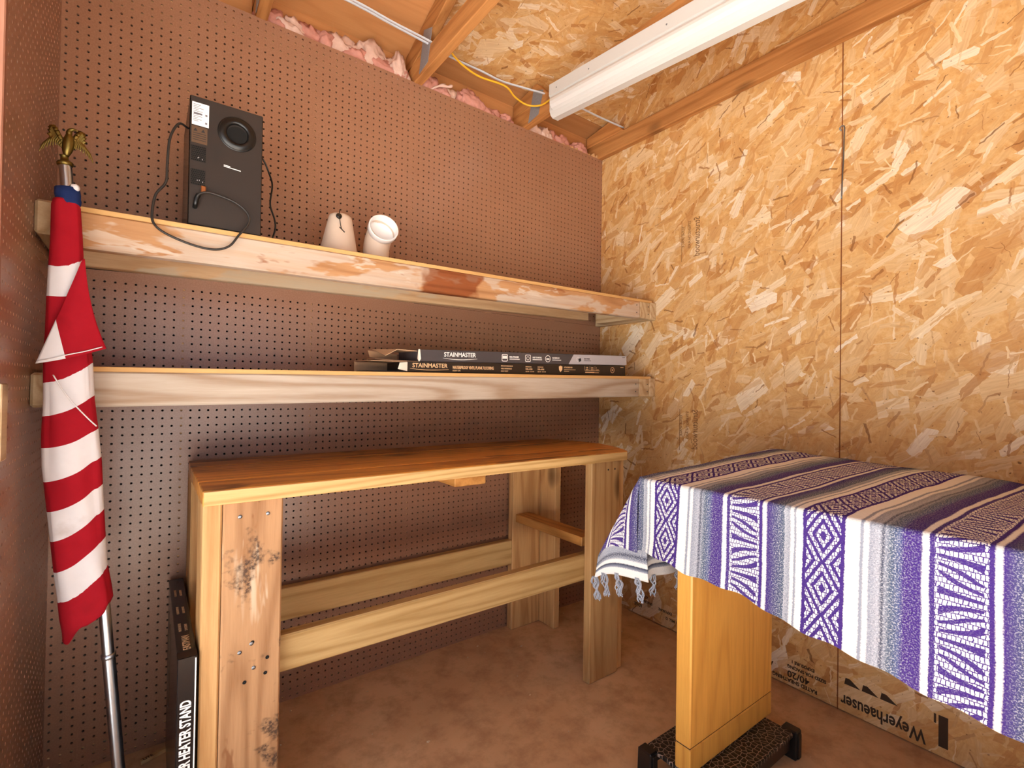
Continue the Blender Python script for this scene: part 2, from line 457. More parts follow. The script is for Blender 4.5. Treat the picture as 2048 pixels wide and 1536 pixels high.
def tread_mat():
    m, t, bs = new_mat('tread')
    co = objco(t, False)
    v = t.n('ShaderNodeTexVoronoi', {'Vector': co, 'Scale': 62.0, 'Randomness': 0.8}, feature='DISTANCE_TO_EDGE', voronoi_dimensions='2D')
    f = t.rampf(v.outputs['Distance'], [(0.035, 1.0), (0.06, 0.0)])
    sp = t.n('ShaderNodeSeparateXYZ', {0: co})
    col = t.mix(t.m('MULTIPLY', f, 0.95), lin('#0d0a0a'), lin('#a89486'))
    setin(t, bs, Base_Color=col, Roughness=0.4, Specular_IOR_Level=0.5)
    bump(t, bs, v.outputs['Distance'], 0.6, 0.003)
tread_mat()

# ------------------------------------------------------------------ mesh helpers
def link(name, me, mat, parent=None, smooth=False):
    o = bpy.data.objects.new(name, me)
    COL.objects.link(o)
    if mat:
        me.materials.append(MATS[mat])
    if smooth:
        me.polygons.foreach_set('use_smooth', [True] * len(me.polygons))
    if parent is not None:
        base = world_loc(parent)
        me.transform(Matrix.Translation(-base))
        o.parent = parent
    return o
def world_loc(o):
    v = Vector(o.location)
    while o.parent:
        o = o.parent
        v += Vector(o.location)
    return v
def thing(name, label, cat, loc=(0, 0, 0), group=None, kind=None):
    o = bpy.data.objects.new(name, None)
    o.empty_display_size = 0.05
    o.location = loc
    COL.objects.link(o)
    return tag(o, label, cat, group, kind)
def tag(o, label=None, cat=None, group=None, kind=None):
    if label:
        o['label'] = label
    if cat:
        o['category'] = cat
    if group:
        o['group'] = group
    if kind:
        o['kind'] = kind
    return o
def raw(name, verts, faces, mat, parent=None, smooth=False):
    me = bpy.data.meshes.new(name)
    me.from_pydata([tuple(map(float, v)) for v in verts], [], faces)
    me.validate()
    me.update()
    bm = bmesh.new()
    bm.from_mesh(me)
    bmesh.ops.recalc_face_normals(bm, faces=bm.faces)
    bm.to_mesh(me)
    bm.free()
    return link(name, me, mat, parent, smooth)
HEXF = [(0, 1, 2, 3), (7, 6, 5, 4), (0, 4, 5, 1), (1, 5, 6, 2), (2, 6, 7, 3), (3, 7, 4, 0)]
def hexa(name, corners, mat, parent=None, bev=0.002, seg=1):
    """8 corners: a ring of four, then the opposite ring of four"""
    bm = bmesh.new()
    vs = [bm.verts.new(c) for c in corners]
    for f in HEXF:
        bm.faces.new([vs[i] for i in f])
    bmesh.ops.recalc_face_normals(bm, faces=bm.faces)
    if bev:
        bmesh.ops.bevel(bm, geom=list(bm.edges), offset=bev, segments=seg, affect='EDGES', profile=0.5)
    me = bpy.data.meshes.new(name)
    bm.to_mesh(me)
    bm.free()
    return link(name, me, mat, parent)
def box(name, x0, x1, y0, y1, z0, z1, mat, parent=None, bev=0.002, seg=1):
    c = [(x0, y0, z0), (x1, y0, z0), (x1, y1, z0), (x0, y1, z0), (x0, y0, z1), (x1, y0, z1), (x1, y1, z1), (x0, y1, z1)]
    return hexa(name, c, mat, parent, bev, seg)
def beam_x(name, x0, a, x1, b, mat, parent=None, bev=0.003):
    """board along x; a, b = (y0, y1, z0, z1) at both ends"""
    c = []
    for x, (y0, y1, z0, z1) in ((x0, a), (x1, b)):
        c += [(x, y0, z0), (x, y1, z0), (x, y1, z1), (x, y0, z1)]
    return hexa(name, c, mat, parent, bev)
def prism(name, poly, axis, d0, d1, mat, parent=None, bev=0.0, smooth=False):
    """polygon (2-D) swept along an axis"""
    def P(p, d):
        return {'x': (d, p[0], p[1]), 'y': (p[0], d, p[1]), 'z': (p[0], p[1], d)}[axis]
    n = len(poly)
    bm = bmesh.new()
    a = [bm.verts.new(P(p, d0)) for p in poly]
    b = [bm.verts.new(P(p, d1)) for p in poly]
    bm.faces.new(a)
    bm.faces.new(b[::-1])
    for i in range(n):
        bm.faces.new((a[i], a[(i + 1) % n], b[(i + 1) % n], b[i]))
    bmesh.ops.recalc_face_normals(bm, faces=bm.faces)
    if bev:
        bmesh.ops.bevel(bm, geom=list(bm.edges), offset=bev, segments=1, affect='EDGES')
    me = bpy.data.meshes.new(name)
    bm.to_mesh(me)
    bm.free()
    return link(name, me, mat, parent, smooth)
def catmull(pts, n=8):
    pts = [Vector(p) for p in pts]
    if len(pts) < 3:
        return pts
    q = [2 * pts[0] - pts[1]] + pts + [2 * pts[-1] - pts[-2]]
    out = []
    for i in range(1, len(q) - 2):
        for k in range(n):
            t = k / n
            out.append(0.5 * ((2 * q[i]) + (q[i + 1] - q[i - 1]) * t + (2 * q[i - 1] - 5 * q[i] + 4 * q[i + 1] - q[i + 2]) * t * t + (3 * q[i] - q[i - 1] - 3 * q[i + 1] + q[i + 2]) * t ** 3))
    out.append(pts[-1])
    return out
def tube_data(pts, r, seg=8, flat=None):
    """r: radius or list; flat = (axis vector, factor) squashes the section"""
    pts = [Vector(p) for p in pts]
    n = len(pts)
    rr = r if isinstance(r, (list, tuple)) else [r] * n
    vs, fs = [], []
    up = Vector((0.13, 0.21, 0.97))
    for i, p in enumerate(pts):
        d = (pts[min(i + 1, n - 1)] - pts[max(i - 1, 0)]).normalized()
        a = up - d * up.dot(d)
        if a.length < 1e-4:
            a = Vector((1, 0, 0)) - d * d.x
        a.normalize()
        up = a
        b = d.cross(a)
        for k in range(seg):
            th = 2 * math.pi * k / seg
            off = a * math.cos(th) * rr[i] + b * math.sin(th) * rr[i]
            if flat:
                ax = Vector(flat[0])
                off -= ax * off.dot(ax) * (1 - flat[1])
            vs.append(p + off)
    for i in range(n - 1):
        for k in range(seg):
            fs.append((i * seg + k, i * seg + (k + 1) % seg, (i + 1) * seg + (k + 1) % seg, (i + 1) * seg + k))
    fs.append(tuple(range(seg))[::-1])
    fs.append(tuple((n - 1) * seg + k for k in range(seg)))
    return vs, fs
def tube(name, pts, r, mat, parent=None, seg=8, flat=None, curve=True, res=6):
    if curve:
        pts = catmull(pts, res)
    vs, fs = tube_data(pts, r, seg, flat)
    return raw(name, vs, fs, mat, parent, True)
def lathe(name, prof, mat, parent=None, origin=(0, 0, 0), axis=(0, 0, 1), seg=40, smooth=True):
    """profile of (radius, height) pairs about an axis"""
    ax = Vector(axis).normalized()
    q = ax.to_track_quat('Z', 'Y')
    vs, fs = [], []
    for r, h in prof:
        for k in range(seg):
            th = 2 * math.pi * k / seg
            vs.append(Vector(origin) + q @ Vector((r * math.cos(th), r * math.sin(th), h)))
    for i in range(len(prof) - 1):
        for k in range(seg):
            fs.append((i * seg + k, i * seg + (k + 1) % seg, (i + 1) * seg + (k + 1) % seg, (i + 1) * seg + k))
    return raw(name, vs, fs, mat, parent, smooth)
def grid_surf(name, P, mat, parent=None, closed_u=False, smooth=True, uv=None, attr=None):
    """P: array (nu, nv, 3)"""
    nu, nv = P.shape[:2]
    vs = P.reshape(-1, 3)
    fs = []
    for i in range(nu if closed_u else nu - 1):
        j = (i + 1) % nu
        for k in range(nv - 1):
            fs.append((i * nv + k, j * nv + k, j * nv + k + 1, i * nv + k + 1))
    me = bpy.data.meshes.new(name)
    me.from_pydata([tuple(map(float, v)) for v in vs], [], fs)
    me.update()
    if attr is not None:
        a = me.attributes.new(attr[0], 'FLOAT', 'POINT')
        a.data.foreach_set('value', np.asarray(attr[1], dtype=np.float32).ravel())
    if uv is not None:
        l = me.uv_layers.new(name='cloth')
        li = np.empty(len(me.loops), dtype=np.int32)
        me.loops.foreach_get('vertex_index', li)
        l.data.foreach_set('uv', uv.reshape(-1, 2)[li].astype(np.float32).ravel())
    return link(name, me, mat, parent, smooth)
def thicken(o, th, offset=0.0):
    md = o.modifiers.new('solid', 'SOLIDIFY')
    md.thickness = th
    md.offset = offset
def text(name, s, size, origin, xdir, ydir, mat, parent, xs=1.0, align='LEFT', bold=0.0, ext=0.0003):
    cu = bpy.data.curves.new(name, 'FONT')
    cu.body = s
    cu.size = size
    cu.align_x = align
    cu.offset = bold
    cu.extrude = ext
    cu.resolution_u = 3
    tmp = bpy.data.objects.new(name, cu)
    me = bpy.data.meshes.new_from_object(tmp)
    bpy.data.objects.remove(tmp)
    X, Y = Vector(xdir).normalized(), Vector(ydir).normalized()
    Z = X.cross(Y)
    M = Matrix((X, Y, Z)).transposed().to_4x4()
    M.translation = Vector(origin)
    me.transform(M @ Matrix.Diagonal((xs, 1, 1, 1)))
    return link(name, me, mat, parent)
def bars(name, items, origin, xdir, ydir, mat, parent, th=0.0003):
    """flat printed rectangles (u0, u1, v0, v1) in a plane"""
    X, Y = Vector(xdir).normalized(), Vector(ydir).normalized()
    Z = X.cross(Y)
    O = Vector(origin)
    vs, fs = [], []
    for u0, u1, v0, v1 in items:
        b = len(vs)
        for z in (0, th):
            for u, v in ((u0, v0), (u1, v0), (u1, v1), (u0, v1)):
                vs.append(O + X * u + Y * v + Z * z)
        fs += [tuple(b + i for i in f) for f in HEXF]
    return raw(name, vs, fs, mat, parent)
def ring_poly(name, r0, r1, origin, xdir, ydir, mat, parent, seg=28, sq=0.0):
    X, Y = Vector(xdir).normalized(), Vector(ydir).normalized()
    O = Vector(origin)
    vs, fs = [], []
    for k in range(seg):
        th = 2 * math.pi * k / seg
        c, s = math.cos(th), math.sin(th)
        if sq:
            e = 0.35
            c, s = math.copysign(abs(c) ** e, c), math.copysign(abs(s) ** e, s)
        for r in (r0, r1):
            vs.append(O + X * c * r + Y * s * r)
    for k in range(seg):
        a, b = 2 * k, 2 * ((k + 1) % seg)
        fs.append((a, a + 1, b + 1, b))
    return raw(name, vs, fs, mat, parent)

# ------------------------------------------------------------------ the setting
def pegboard(name, plane, u0, u1, z0, z1, uh, zh, mat, parent, d=0.006, r=0.0036, pos=0.0):
    """perforated hardboard: every hole is cut; plane 'y' (face towards -y) or 'x' (face towards +x)"""
    I = 0.0254
    us = np.array([u for u in uh if u0 + 0.005 < u < u1 - 0.005])
    zs = np.array([z for z in zh if z0 + 0.005 < z < z1 - 0.005])
    us.sort(); zs.sort()
    ub = np.concatenate(([u0], (us[1:] + us[:-1]) / 2, [u1]))
    zb = np.concatenate(([z0], (zs[1:] + zs[:-1]) / 2, [z1]))
    nu, nz = len(us), len(zs)
    UU, ZZ = np.meshgrid(np.arange(nu), np.arange(nz), indexing='ij')
    UU, ZZ = UU.ravel(), ZZ.ravel()
    n = len(UU)
    cu, cz = us[UU], zs[ZZ]
    lo_u, hi_u, lo_z, hi_z = ub[UU], ub[UU + 1], zb[ZZ], zb[ZZ + 1]
    outer = np.stack([np.stack(p, -1) for p in ((hi_u, cz), (hi_u, hi_z), (cu, hi_z), (lo_u, hi_z), (lo_u, cz), (lo_u, lo_z), (cu, lo_z), (hi_u, lo_z))], 1)
    th = np.arange(8) * math.pi / 4
    hole = np.stack([np.stack((cu + r * math.cos(a), cz + r * math.sin(a)), -1) for a in th], 1)
    def place(p, depth):
        q = np.empty(p.shape[:2] + (3,))
        if plane == 'y':
            q[..., 0], q[..., 1], q[..., 2] = p[..., 0], pos + depth, p[..., 1]
        else:
            q[..., 0], q[..., 1], q[..., 2] = pos - depth, p[..., 0], p[..., 1]
        return q
    V = np.concatenate([place(outer, 0), place(hole, 0), place(hole, d)], 1).reshape(-1, 3)
    k = np.arange(8)
    k1 = (k + 1) % 8
    f1 = np.stack([k, k1, 8 + k1, 8 + k], -1)
    f2 = np.stack([8 + k, 8 + k1, 16 + k1, 16 + k], -1)
    F = np.concatenate([f1, f2], 0)
    if plane == 'y':
        pass
    F = (F[None] + (np.arange(n) * 24)[:, None, None]).reshape(-1, 4)
    me = bpy.data.meshes.new(name)
    me.vertices.add(len(V))
    me.vertices.foreach_set('co', V.astype(np.float32).ravel())
    me.loops.add(F.size)
    me.loops.foreach_set('vertex_index', F.astype(np.int32).ravel())
    me.polygons.add(len(F))
    me.polygons.foreach_set('loop_start', (np.arange(len(F)) * 4).astype(np.int32))
    me.polygons.foreach_set('use_smooth', np.zeros(len(F), dtype=bool))
    me.update(calc_edges=True)
    me.validate()
    return link(name, me, mat, parent)

I = 0.0254
XA = 12.44 * I
hx = [XA + k * I for k in range(-12, 80)]
def rows(z):
    return [z + k * I for k in range(-70, 70)]

floor = box('floor', XL, W + 0.12, YF - 0.1, 0.12, -0.12, 0.0, 'concrete', bev=0)
tag(floor, 'brown stained concrete floor of the shed', 'floor', kind='structure')
ground = prism('ground', [(-12, -14), (12, -14), (12, YF - 0.1), (XL, YF - 0.1), (XL, 6), (-12, 6)], 'z', -0.4, -0.06, 'yard')
tag(ground, 'pale sunlit yard outside the open door', 'ground', kind='structure')

wb = box('wall_back', XL, W + 0.12, 0.10, 0.12, -0.1, 2.47, 'dark_sheathing', bev=0)
tag(wb, 'brown pegboard wall behind the shelves and workbench', 'wall', kind='structure')
pegboard('pegboard_panel', 'y', 0.0, W, 0.0, 1.16, hx, rows(1.0816), 'pegboard', wb)
mid = pegboard('pegboard_panel', 'y', 0.0, W, 1.16, 1.5115, hx, rows(1.5068 - 0.0254), 'pegboard', wb)
for v in mid.data.vertices:                       # its top edge runs slightly out of level, leaving a dark gap on the left
    wz = v.co.z
    if wz > 1.511:
        v.co.z = min(1.534, 1.5105 + 0.04 * v.co.x)
pegboard('pegboard_panel', 'y', 0.0, W, 1.535, 2.492, hx, rows(2.2985), 'pegboard', wb)
for k in range(-1, 6):
    xs = XA + k * 16 * I
    if 0 < xs < W:
        box('stud', xs - 0.019, xs + 0.019, 0.0075, 0.0965, 0.04, 2.40, 'stud_z', wb, 0)
box('bottom_plate', 0.0, W, 0.0075, 0.0965, 0.0, 0.038, 'pine_x', wb, 0)
box('top_plate', -0.05, W + 0.05, 0.0075, 0.0965, 2.402, 2.478, 'pine_x', wb, 0.002)

wl = thing('wall_left', 'short brown pegboard partition beside the flag', 'wall', (0, 0, 0), kind='structure')
hy = [-0.011 - k * I for k in range(0, 40)]
pegboard('pegboard_panel', 'x', -0.348, 0.0, 0.0, 2.6, hy, rows(1.07), 'pegboard', wl)
pegboard('pegboard_panel', 'x', -0.6660, -0.3485, 0.0, 2.6, hy, rows(1.078), 'pegboard', wl, pos=0.0015)
for y in (-0.045, -0.35, -0.644):
    box('stud', -0.096, -0.0072, y - 0.019, y + 0.019, 0.0, 2.6, 'stud_z', wl, 0)
box('back_sheet', -0.108, -0.0975, -0.6660, -0.001, 0.0, 2.6, 'osb_wall', wl, 0)
dj = box('trim_1', -0.110, 0.003, -0.682, -0.6670, 0.0, 2.6, 'jamb', bev=0.002)
tag(dj, 'worn pinkish end board of the short pegboard partition', 'end board', kind='structure')
box('strike_block', 0.0022, 0.011, -0.682, -0.634, 1.02, 1.165, 'shelf_end', dj, 0.002)
box('header', -0.12, 0.0, YF, -0.6830, DOOR_H, 2.6, 'osb_wall', wl, 0)
box('gable_panel', -0.12, -0.10, YF - 0.1, 0.12, 2.6, 3.6, 'dark_sheathing', wl, 0)

wr = thing('wall_right', 'orange oriented strand board side wall', 'wall', (W, 0, 0), kind='structure')
for y0, y1 in ((0.10, -1.2165), (-1.2195, YF)):
    box('osb_panel', W, W + 0.012, y1, y0, 0.004, 2.6, 'osb_wall', wr, 0.0012)
box('sheathing', W + 0.016, W + 0.12, YF - 0.1, 0.12, -0.1, 3.7, 'dark_sheathing', wr, 0)
box('gable_panel', W, W + 0.012, YF, -0.02, 2.604, 3.7, 'osb_wall', wr, 0)
box('seam_line', W - 0.0004, W + 0.004, -1.2192, -1.2168, 0.0, 2.6, 'seam_rust', wr, 0)

wf = box('wall_front', XL, W + 0.12, YF - 0.1, YF, DOOR_H, 2.75, 'osb_wall', bev=0)
tag(wf, 'front wall of the shed with its open doorway, behind the camera', 'wall', kind='structure')
box('wall_side', XL, DOOR_X0, YF - 0.1, YF, -0.1, DOOR_H, 'osb_wall', wf, 0)
box('wall_side', DOOR_X1, W + 0.12, YF - 0.1, YF, -0.1, DOOR_H, 'osb_wall', wf, 0)

# roof: two slopes of sheathing on trusses
RP = 0.33
RIDGE = -1.22
def zd(y):
    return 2.678 - RP * y if y >= RIDGE else 2.678 - RP * (2 * RIDGE - y)
roof = thing('ceiling', 'underside of the pitched roof sheathing', 'ceiling', (0, 0, 2.6), kind='structure')
def deck(name, x0, x1, y0, y1, mat):
    a, b = zd(y0), zd(y1)
    c = [(x0, y0, a), (x1, y0, a), (x1, y1, b), (x0, y1, b), (x0, y0, a + 0.012), (x1, y0, a + 0.012), (x1, y1, b + 0.012), (x0, y1, b + 0.012)]
    return hexa(name, c, mat, roof, 0.0)
deck('plywood_panel', XL, 1.146, RIDGE, 0.35, 'eave_ply')
deck('plywood_panel', 1.148, W + 0.12, -0.004, 0.35, 'eave_ply')
deck('osb_panel', 1.148, W + 0.12, RIDGE, -0.006, 'osb_roof')
deck('osb_panel', XL, W + 0.12, 2 * RIDGE - 0.30, RIDGE, 'osb_roof')
deckcap = box('roof_cover', XL - 0.1, W + 0.3, YF - 0.4, 0.5, 3.45, 3.5, 'dark_sheathing', roof, 0)
box('eave_board', XL, W + 0.12, 0.100, 0.112, 2.472, 2.655, 'eave_ply', roof, 0.0)

def truss(x, label, plate=(-0.08, -0.20, 2.50, 2.69), w=0.038, rafter=True):
    t = thing('roof_truss', label, 'roof truss', (x, 0, 2.49), 'roof trusses')
    box('bottom_chord', x, x + w, YF + 0.01, 0.095, 2.49, 2.579, 'truss_y', t, 0.003)
    if not rafter:
        prism('heel_block', [(0.09, 2.5795), (-0.185, 2.5795), (-0.10, 2.668), (0.09, 2.64)], 'x', x, x + w, 'truss_y', t, 0.002)
    for s in ((1, -1) if rafter else ()):
        ya, yb = (0.095, RIDGE + 0.0) if s == 1 else (2 * RIDGE - 0.095 + 0.19, RIDGE)
        if s == -1:
            ya = YF + 0.01
        za, zb = zd(ya) - 0.003, zd(yb) - 0.003
        c = []
        for xx in (x, x + w):
            c += [(xx, ya, za), (xx, yb, zb), (xx, yb, zb - 0.094), (xx, ya, za - 0.094)]
        hexa('top_chord', c, 'truss_y', t, 0.003)
    if plate:
        y0, y1, z0, z1 = plate
        prism('gusset_plate', [(y0 + 0.005, z0), (y0 - 0.075, z0 + 0.012), (y1 + 0.000, z1 - 0.03), (y1 + 0.075, z1)], 'x', x - 0.0022, x - 0.0006, 'gusset', t)
    return t
truss(0.512, 'leftmost roof truss above the black speaker', (-0.01, -0.10, 2.50, 2.63))
truss(1.128, 'second roof truss from the left with a long steel plate', (-0.055, -0.165, 2.500, 2.665))
truss(1.727, 'roof truss behind the white light fixture', (-0.045, -0.155, 2.495, 2.64), rafter=False)
truss(W - 0.0385, 'roof truss laid along the top of the strand board wall', None, rafter=False)

# writing stamped on the strand board: upside down along the floor, sideways up the sheet
for s, sz, y, z, xs in (('RATED SHEATHING', 0.020, -1.150, 0.031, 0.95), ('40/20', 0.036, -1.122, 0.062, 1.0), ('SIZED FOR SPACING', 0.017, -1.180, 0.085, 0.9),
                        ('EXPOSURE 1', 0.017, -1.140, 0.108, 0.9), ('APA', 0.046, -0.985, 0.070, 1.0), ('19/32', 0.03, -0.915, 0.110, 1.0), ('PS 2-10', 0.018, -0.900, 0.045, 1.0)):
    text('stamp', s, sz, (W - 0.0006, y, z), (0, 1, 0), (0, 0, -1), 'ink_osb', wr, xs, bold=0.0006)
text('stamp', 'Weyerhaeuser', 0.062, (W - 0.0006, -1.475, 0.062), (0, 1, 0), (0, 0, -1), 'ink_osb', wr, 0.66, bold=0.0012)
bars('stamp', [(0, 0.024, 0, 0.10), (0.03, 0.036, 0.0, 0.03)], (W - 0.0006, -1.532, 0.135), (0, 1, 0), (0, 0, -1), 'ink_osb', wr)
for k in range(3):
    yy = -1.24 - k * 0.055
    prism('stamp', [(yy, 0.105), (yy - 0.05, 0.105), (yy - 0.018, 0.128), (yy - 0.004, 0.128)], 'x', W - 0.0008, W - 0.0003, 'ink_osb', wr)
for s, sz, y, z in (('SIZED FOR', 0.018, -0.36, 0.115), ('SPACING 19', 0.018, -0.385, 0.092), ('EDGE', 0.022, -0.32, 0.062), ('EXPOSURE', 0.018, -0.50, 0.085), ('1 MILL 12', 0.018, -0.53, 0.055)):
    text('stamp', s, sz, (W - 0.0006, y, z), (0, 1, 0), (0, 0, -1), 'ink_osb', wr, 0.9, bold=0.0004)
for z in (2.0, 1.085):
    text('stamp', 'Structurwood', 0.046, (W - 0.0006, -0.628, z), (0, 0, -1), (0, 1, 0), 'ink_faint', wr, 0.72)
    text('stamp', 'STRENGTH AXIS', 0.02, (W - 0.0006, -0.580, z - 0.01), (0, 0, -1), (0, 1, 0), 'ink_faint', wr, 0.9)
    text('stamp', 'EDGE SPACE', 0.02, (W - 0.0006, -0.545, z - 0.03), (0, 0, -1), (0, 1, 0), 'ink_faint', wr, 0.9)
    bars('stamp', [(0, 0.2, 0, 0.0025)], (W - 0.0006, -0.533, z), (0, 0, -1), (0, 1, 0), 'ink_faint', wr)

# ------------------------------------------------------------------ shelves
def shelf(label, L, R, mat, cleatL, ledger, yl=-0.362, yr=-0.386):
    t = thing('wall_shelf', label, 'shelf', (0.0, 0, L[0]), 'wall shelves')
    xe = 2.176
    beam_x('front_rail', 0.044, (yl, yl + 0.038, L[0], L[1]), xe, (yr, yr + 0.038, R[0], R[1]), mat, t, 0.004)
    beam_x('shelf_board', 0.044, (yl + 0.002, -0.001, L[1] + 0.0005, L[1] + 0.013), 2.27, (yr + 0.002, -0.001, R[1] + 0.0005, R[1] + 0.013), 'shelf_ply', t, 0.001)
    box('end_block', xe + 0.0015, 2.256, yr, yr + 0.30, R[0] + 0.001, R[1] - 0.001, 'shelf_end', t, 0.002)
    box('cleat', 2.2575, W - 0.001, yr - 0.001, -0.002, R[0], R[1] + 0.006, 'shelf_end', t, 0.004)
    box('cleat', 0.0025, 0.042, yl + 0.002, -0.002, cleatL[0], cleatL[1], 'shelf_end', t, 0.006)
    if ledger:
        beam_x('ledger', 0.046, (-0.040, -0.002, ledger[0], L[1]), 2.17, (-0.040, -0.002, ledger[1], R[1]), 'ledger', t, 0.003)
    for x in (2.150, 2.168):
        for dz in (0.025, 0.062):
            lathe('nail', [(0.0, 0.0012), (0.0028, 0.001), (0.0028, 0)], 'black_cord', t, (x + (0.07 if x > 2.16 else 0), yr - 0.0006, R[0] + dz), (0, -1, 0), 8)
    return t
shelf('upper plywood shelf with a scuffed peeling white front board', (1.500, 1.589), (1.530, 1.613), 'shelf_upper', (1.522, 1.604), (1.515, 1.553))
shelf('lower plywood shelf with a pale clean pine front board', (1.107, 1.195), (1.141, 1.230), 'shelf_lower', (1.108, 1.191), (1.125, 1.15))
def shelf_z(x, up):
    if up:
        return 1.6025 + (1.6265 - 1.6025) * (x - 0.044) / 2.226
    return 1.2085 + (1.2435 - 1.2085) * (x - 0.044) / 2.226

# ------------------------------------------------------------------ subwoofer on the upper shelf
def subwoofer():
    zb = shelf_z(0.40, True) + 0.001
    t = thing('subwoofer', 'black box speaker with round port standing on the upper shelf', 'speaker', (0.394, -0.2, zb))
    x0, x1, yf, yb, zt = 0.304, 0.486, -0.352, -0.07, 1.968
    box('cabinet', x0, x1, yf + 0.004, yb, zb, zt, 'speaker_side', t, 0.003)
    box('back_panel', x0 + 0.002, x1 - 0.002, yf, yf + 0.0038, zb + 0.004, zt - 0.003, 'speaker_vinyl', t, 0.001)
    # flared round port
    prof = [(0.000, -0.06), (0.026, -0.06), (0.0265, -0.03), (0.029, -0.012), (0.036, -0.003), (0.041, 0.0), (0.0455, 0.0015), (0.048, 0.0008), (0.049, -0.0005)]
    po_ = lathe('port', [(r, h) for r, h in prof[4:]], 'black_plastic', t, (0.419, yf - 0.002, 1.890), (0, -1, 0), 48)
    prof2 = [(0.0001, 0.0006), (0.028, 0.0006), (0.030, 0.0009), (0.037, -0.0004)]
    lathe('port_hole', [(0.0001, 0.0003), (0.027, 0.0003)], 'grille_black', po_, (0.419, yf - 0.0006, 1.885), (0, -1, 0), 40)
    lathe('port_flare', [(0.026, 0.0002), (0.027, 0.0035), (0.030, 0.0065), (0.036, 0.0068), (0.042, 0.004), (0.046, 0.0015)], 'black_plastic', po_, (0.419, yf - 0.001, 1.890), (0, -1, 0), 48)
    fx, fy = (1, 0, 0), (0, 0, 1)
    F = yf - 0.0006
    st = bars('rating_sticker', [(0, 0.040, 0, 0.063)], (0.309, F, 1.885), fx, fy, 'sticker_white', t, 0.0004)
    its = []
    for k in range(11):
        v = 0.056 - k * 0.0045
        its.append((0.003, 0.014 + random.random() * 0.02, v, v + 0.0012))
    its += [(0.004, 0.024, 0.030, 0.034), (0.031, 0.036, 0.030, 0.035), (0.031, 0.036, 0.008, 0.013)]
    bars('print', its, (0.309, F - 0.0006, 1.885), fx, fy, 'ink_mid', st)
    ws = bars('warning_sticker', [(0, 0.037, 0, 0.046)], (0.309, F, 1.836), fx, fy, 'sticker_brown', t, 0.0004)
    for u in (0.009, 0.027):
        raw('warning_mark', [(0.309 + u - 0.005, F - 0.0008, 1.868), (0.309 + u + 0.005, F - 0.0008, 1.868), (0.309 + u, F - 0.0008, 1.877)], [(0, 1, 2)], 'ink_dark', ws)
    bars('print', [(0.003, 0.034, 0.026 - k * 0.006, 0.0275 - k * 0.006) for k in range(4)], (0.309, F - 0.0006, 1.836), fx, fy, 'ink_dark', ws)
    for z0, h in ((1.786, 0.042), (1.720, 0.043)):
        g = bars('vent_grille', [(0, 0.034, 0, h)], (0.309, F, z0), fx, fy, 'grille_black', t, 0.0004)
        it = [(0, 0.034, k * h / 8 - 0.0006, k * h / 8 + 0.0006) for k in range(9)]
        for r_ in range(8):
            for c_ in range(8):
                u = (c_ + (0.5 if r_ % 2 else 0)) * 0.034 / 8
                it.append((u - 0.0005, u + 0.0005, r_ * h / 8, (r_ + 1) * h / 8))
        bars('grille_bars', it, (0.309, F - 0.0006, z0), fx, fy, 'grille_bar', g, 0.0006)
        dust = [(0.014 + random.random() * 0.014, 0.004 + random.random() * 0.008) for _ in range(3)]
        bars('grille_dust', [(a, a + 0.0015, b, b + 0.003) for a, b in dust], (0.309, F - 0.0014, z0), fx, fy, 'ink_grey', g, 0.0003)
    bars('print', [(0, 0.016, 0.0035, 0.0056), (0, 0.043, 0, 0.0022)], (0.387, F, 1.789), (1, 0, -0.08), fy, 'ink_white', t)
    # power cord looping out over the shelf edge
    y = -0.358
    pts = [(0.322, y, 1.662), (0.325, y - 0.012, 1.684), (0.338, y - 0.014, 1.6955), (0.361, y - 0.014, 1.699), (0.416, y - 0.016, 1.686), (0.446, y - 0.018, 1.661), (0.449, y - 0.02, 1.633),
           (0.424, y - 0.026, 1.592), (0.400, y - 0.028, 1.556), (0.363, y - 0.026, 1.541), (0.311, y - 0.024, 1.546), (0.255, y - 0.022, 1.565), (0.230, y - 0.018, 1.587), (0.226, y - 0.012, 1.619),
           (0.233, y - 0.008, 1.667), (0.254, y - 0.006, 1.706), (0.256, y - 0.004, 1.753), (0.261, y, 1.828), (0.280, y + 0.01, 1.877), (0.302, y + 0.04, 1.885)]
    cd = tube('power_cord', pts, 0.0031, 'cord_dust', t, 8)
    tube('plug_end', [(0.320, yf + 0.002, 1.658), (0.321, yf - 0.010, 1.664), (0.323, yf - 0.013, 1.678), (0.328, yf - 0.014, 1.690)], [0.0062] * 19, 'black_plastic', cd, 10)
    box('cord_clip', 0.333, 0.345, yf - 0.012, yf - 0.001, 1.699, 1.718, 'copper_tape', t, 0.002)
    tube('signal_cord', [(0.486, -0.26, 1.895), (0.505, -0.26, 1.872), (0.520, -0.25, 1.846), (0.532, -0.25, 1.807), (0.527, -0.25, 1.745), (0.540, -0.25, 1.700), (0.543, -0.25, 1.670), (0.532, -0.25, 1.626), (0.520, -0.26, 1.6125)], 0.0027, 'black_cord', t, 8)
    lathe('cord_knot', [(0.001, 0), (0.008, 0.002), (0.010, 0.006), (0.007, 0.011), (0.001, 0.013)], 'black_cord', t, (0.538, -0.255, shelf_z(0.538, True) + 0.0005), (0, 0, 1), 12)
    return t
subwoofer()

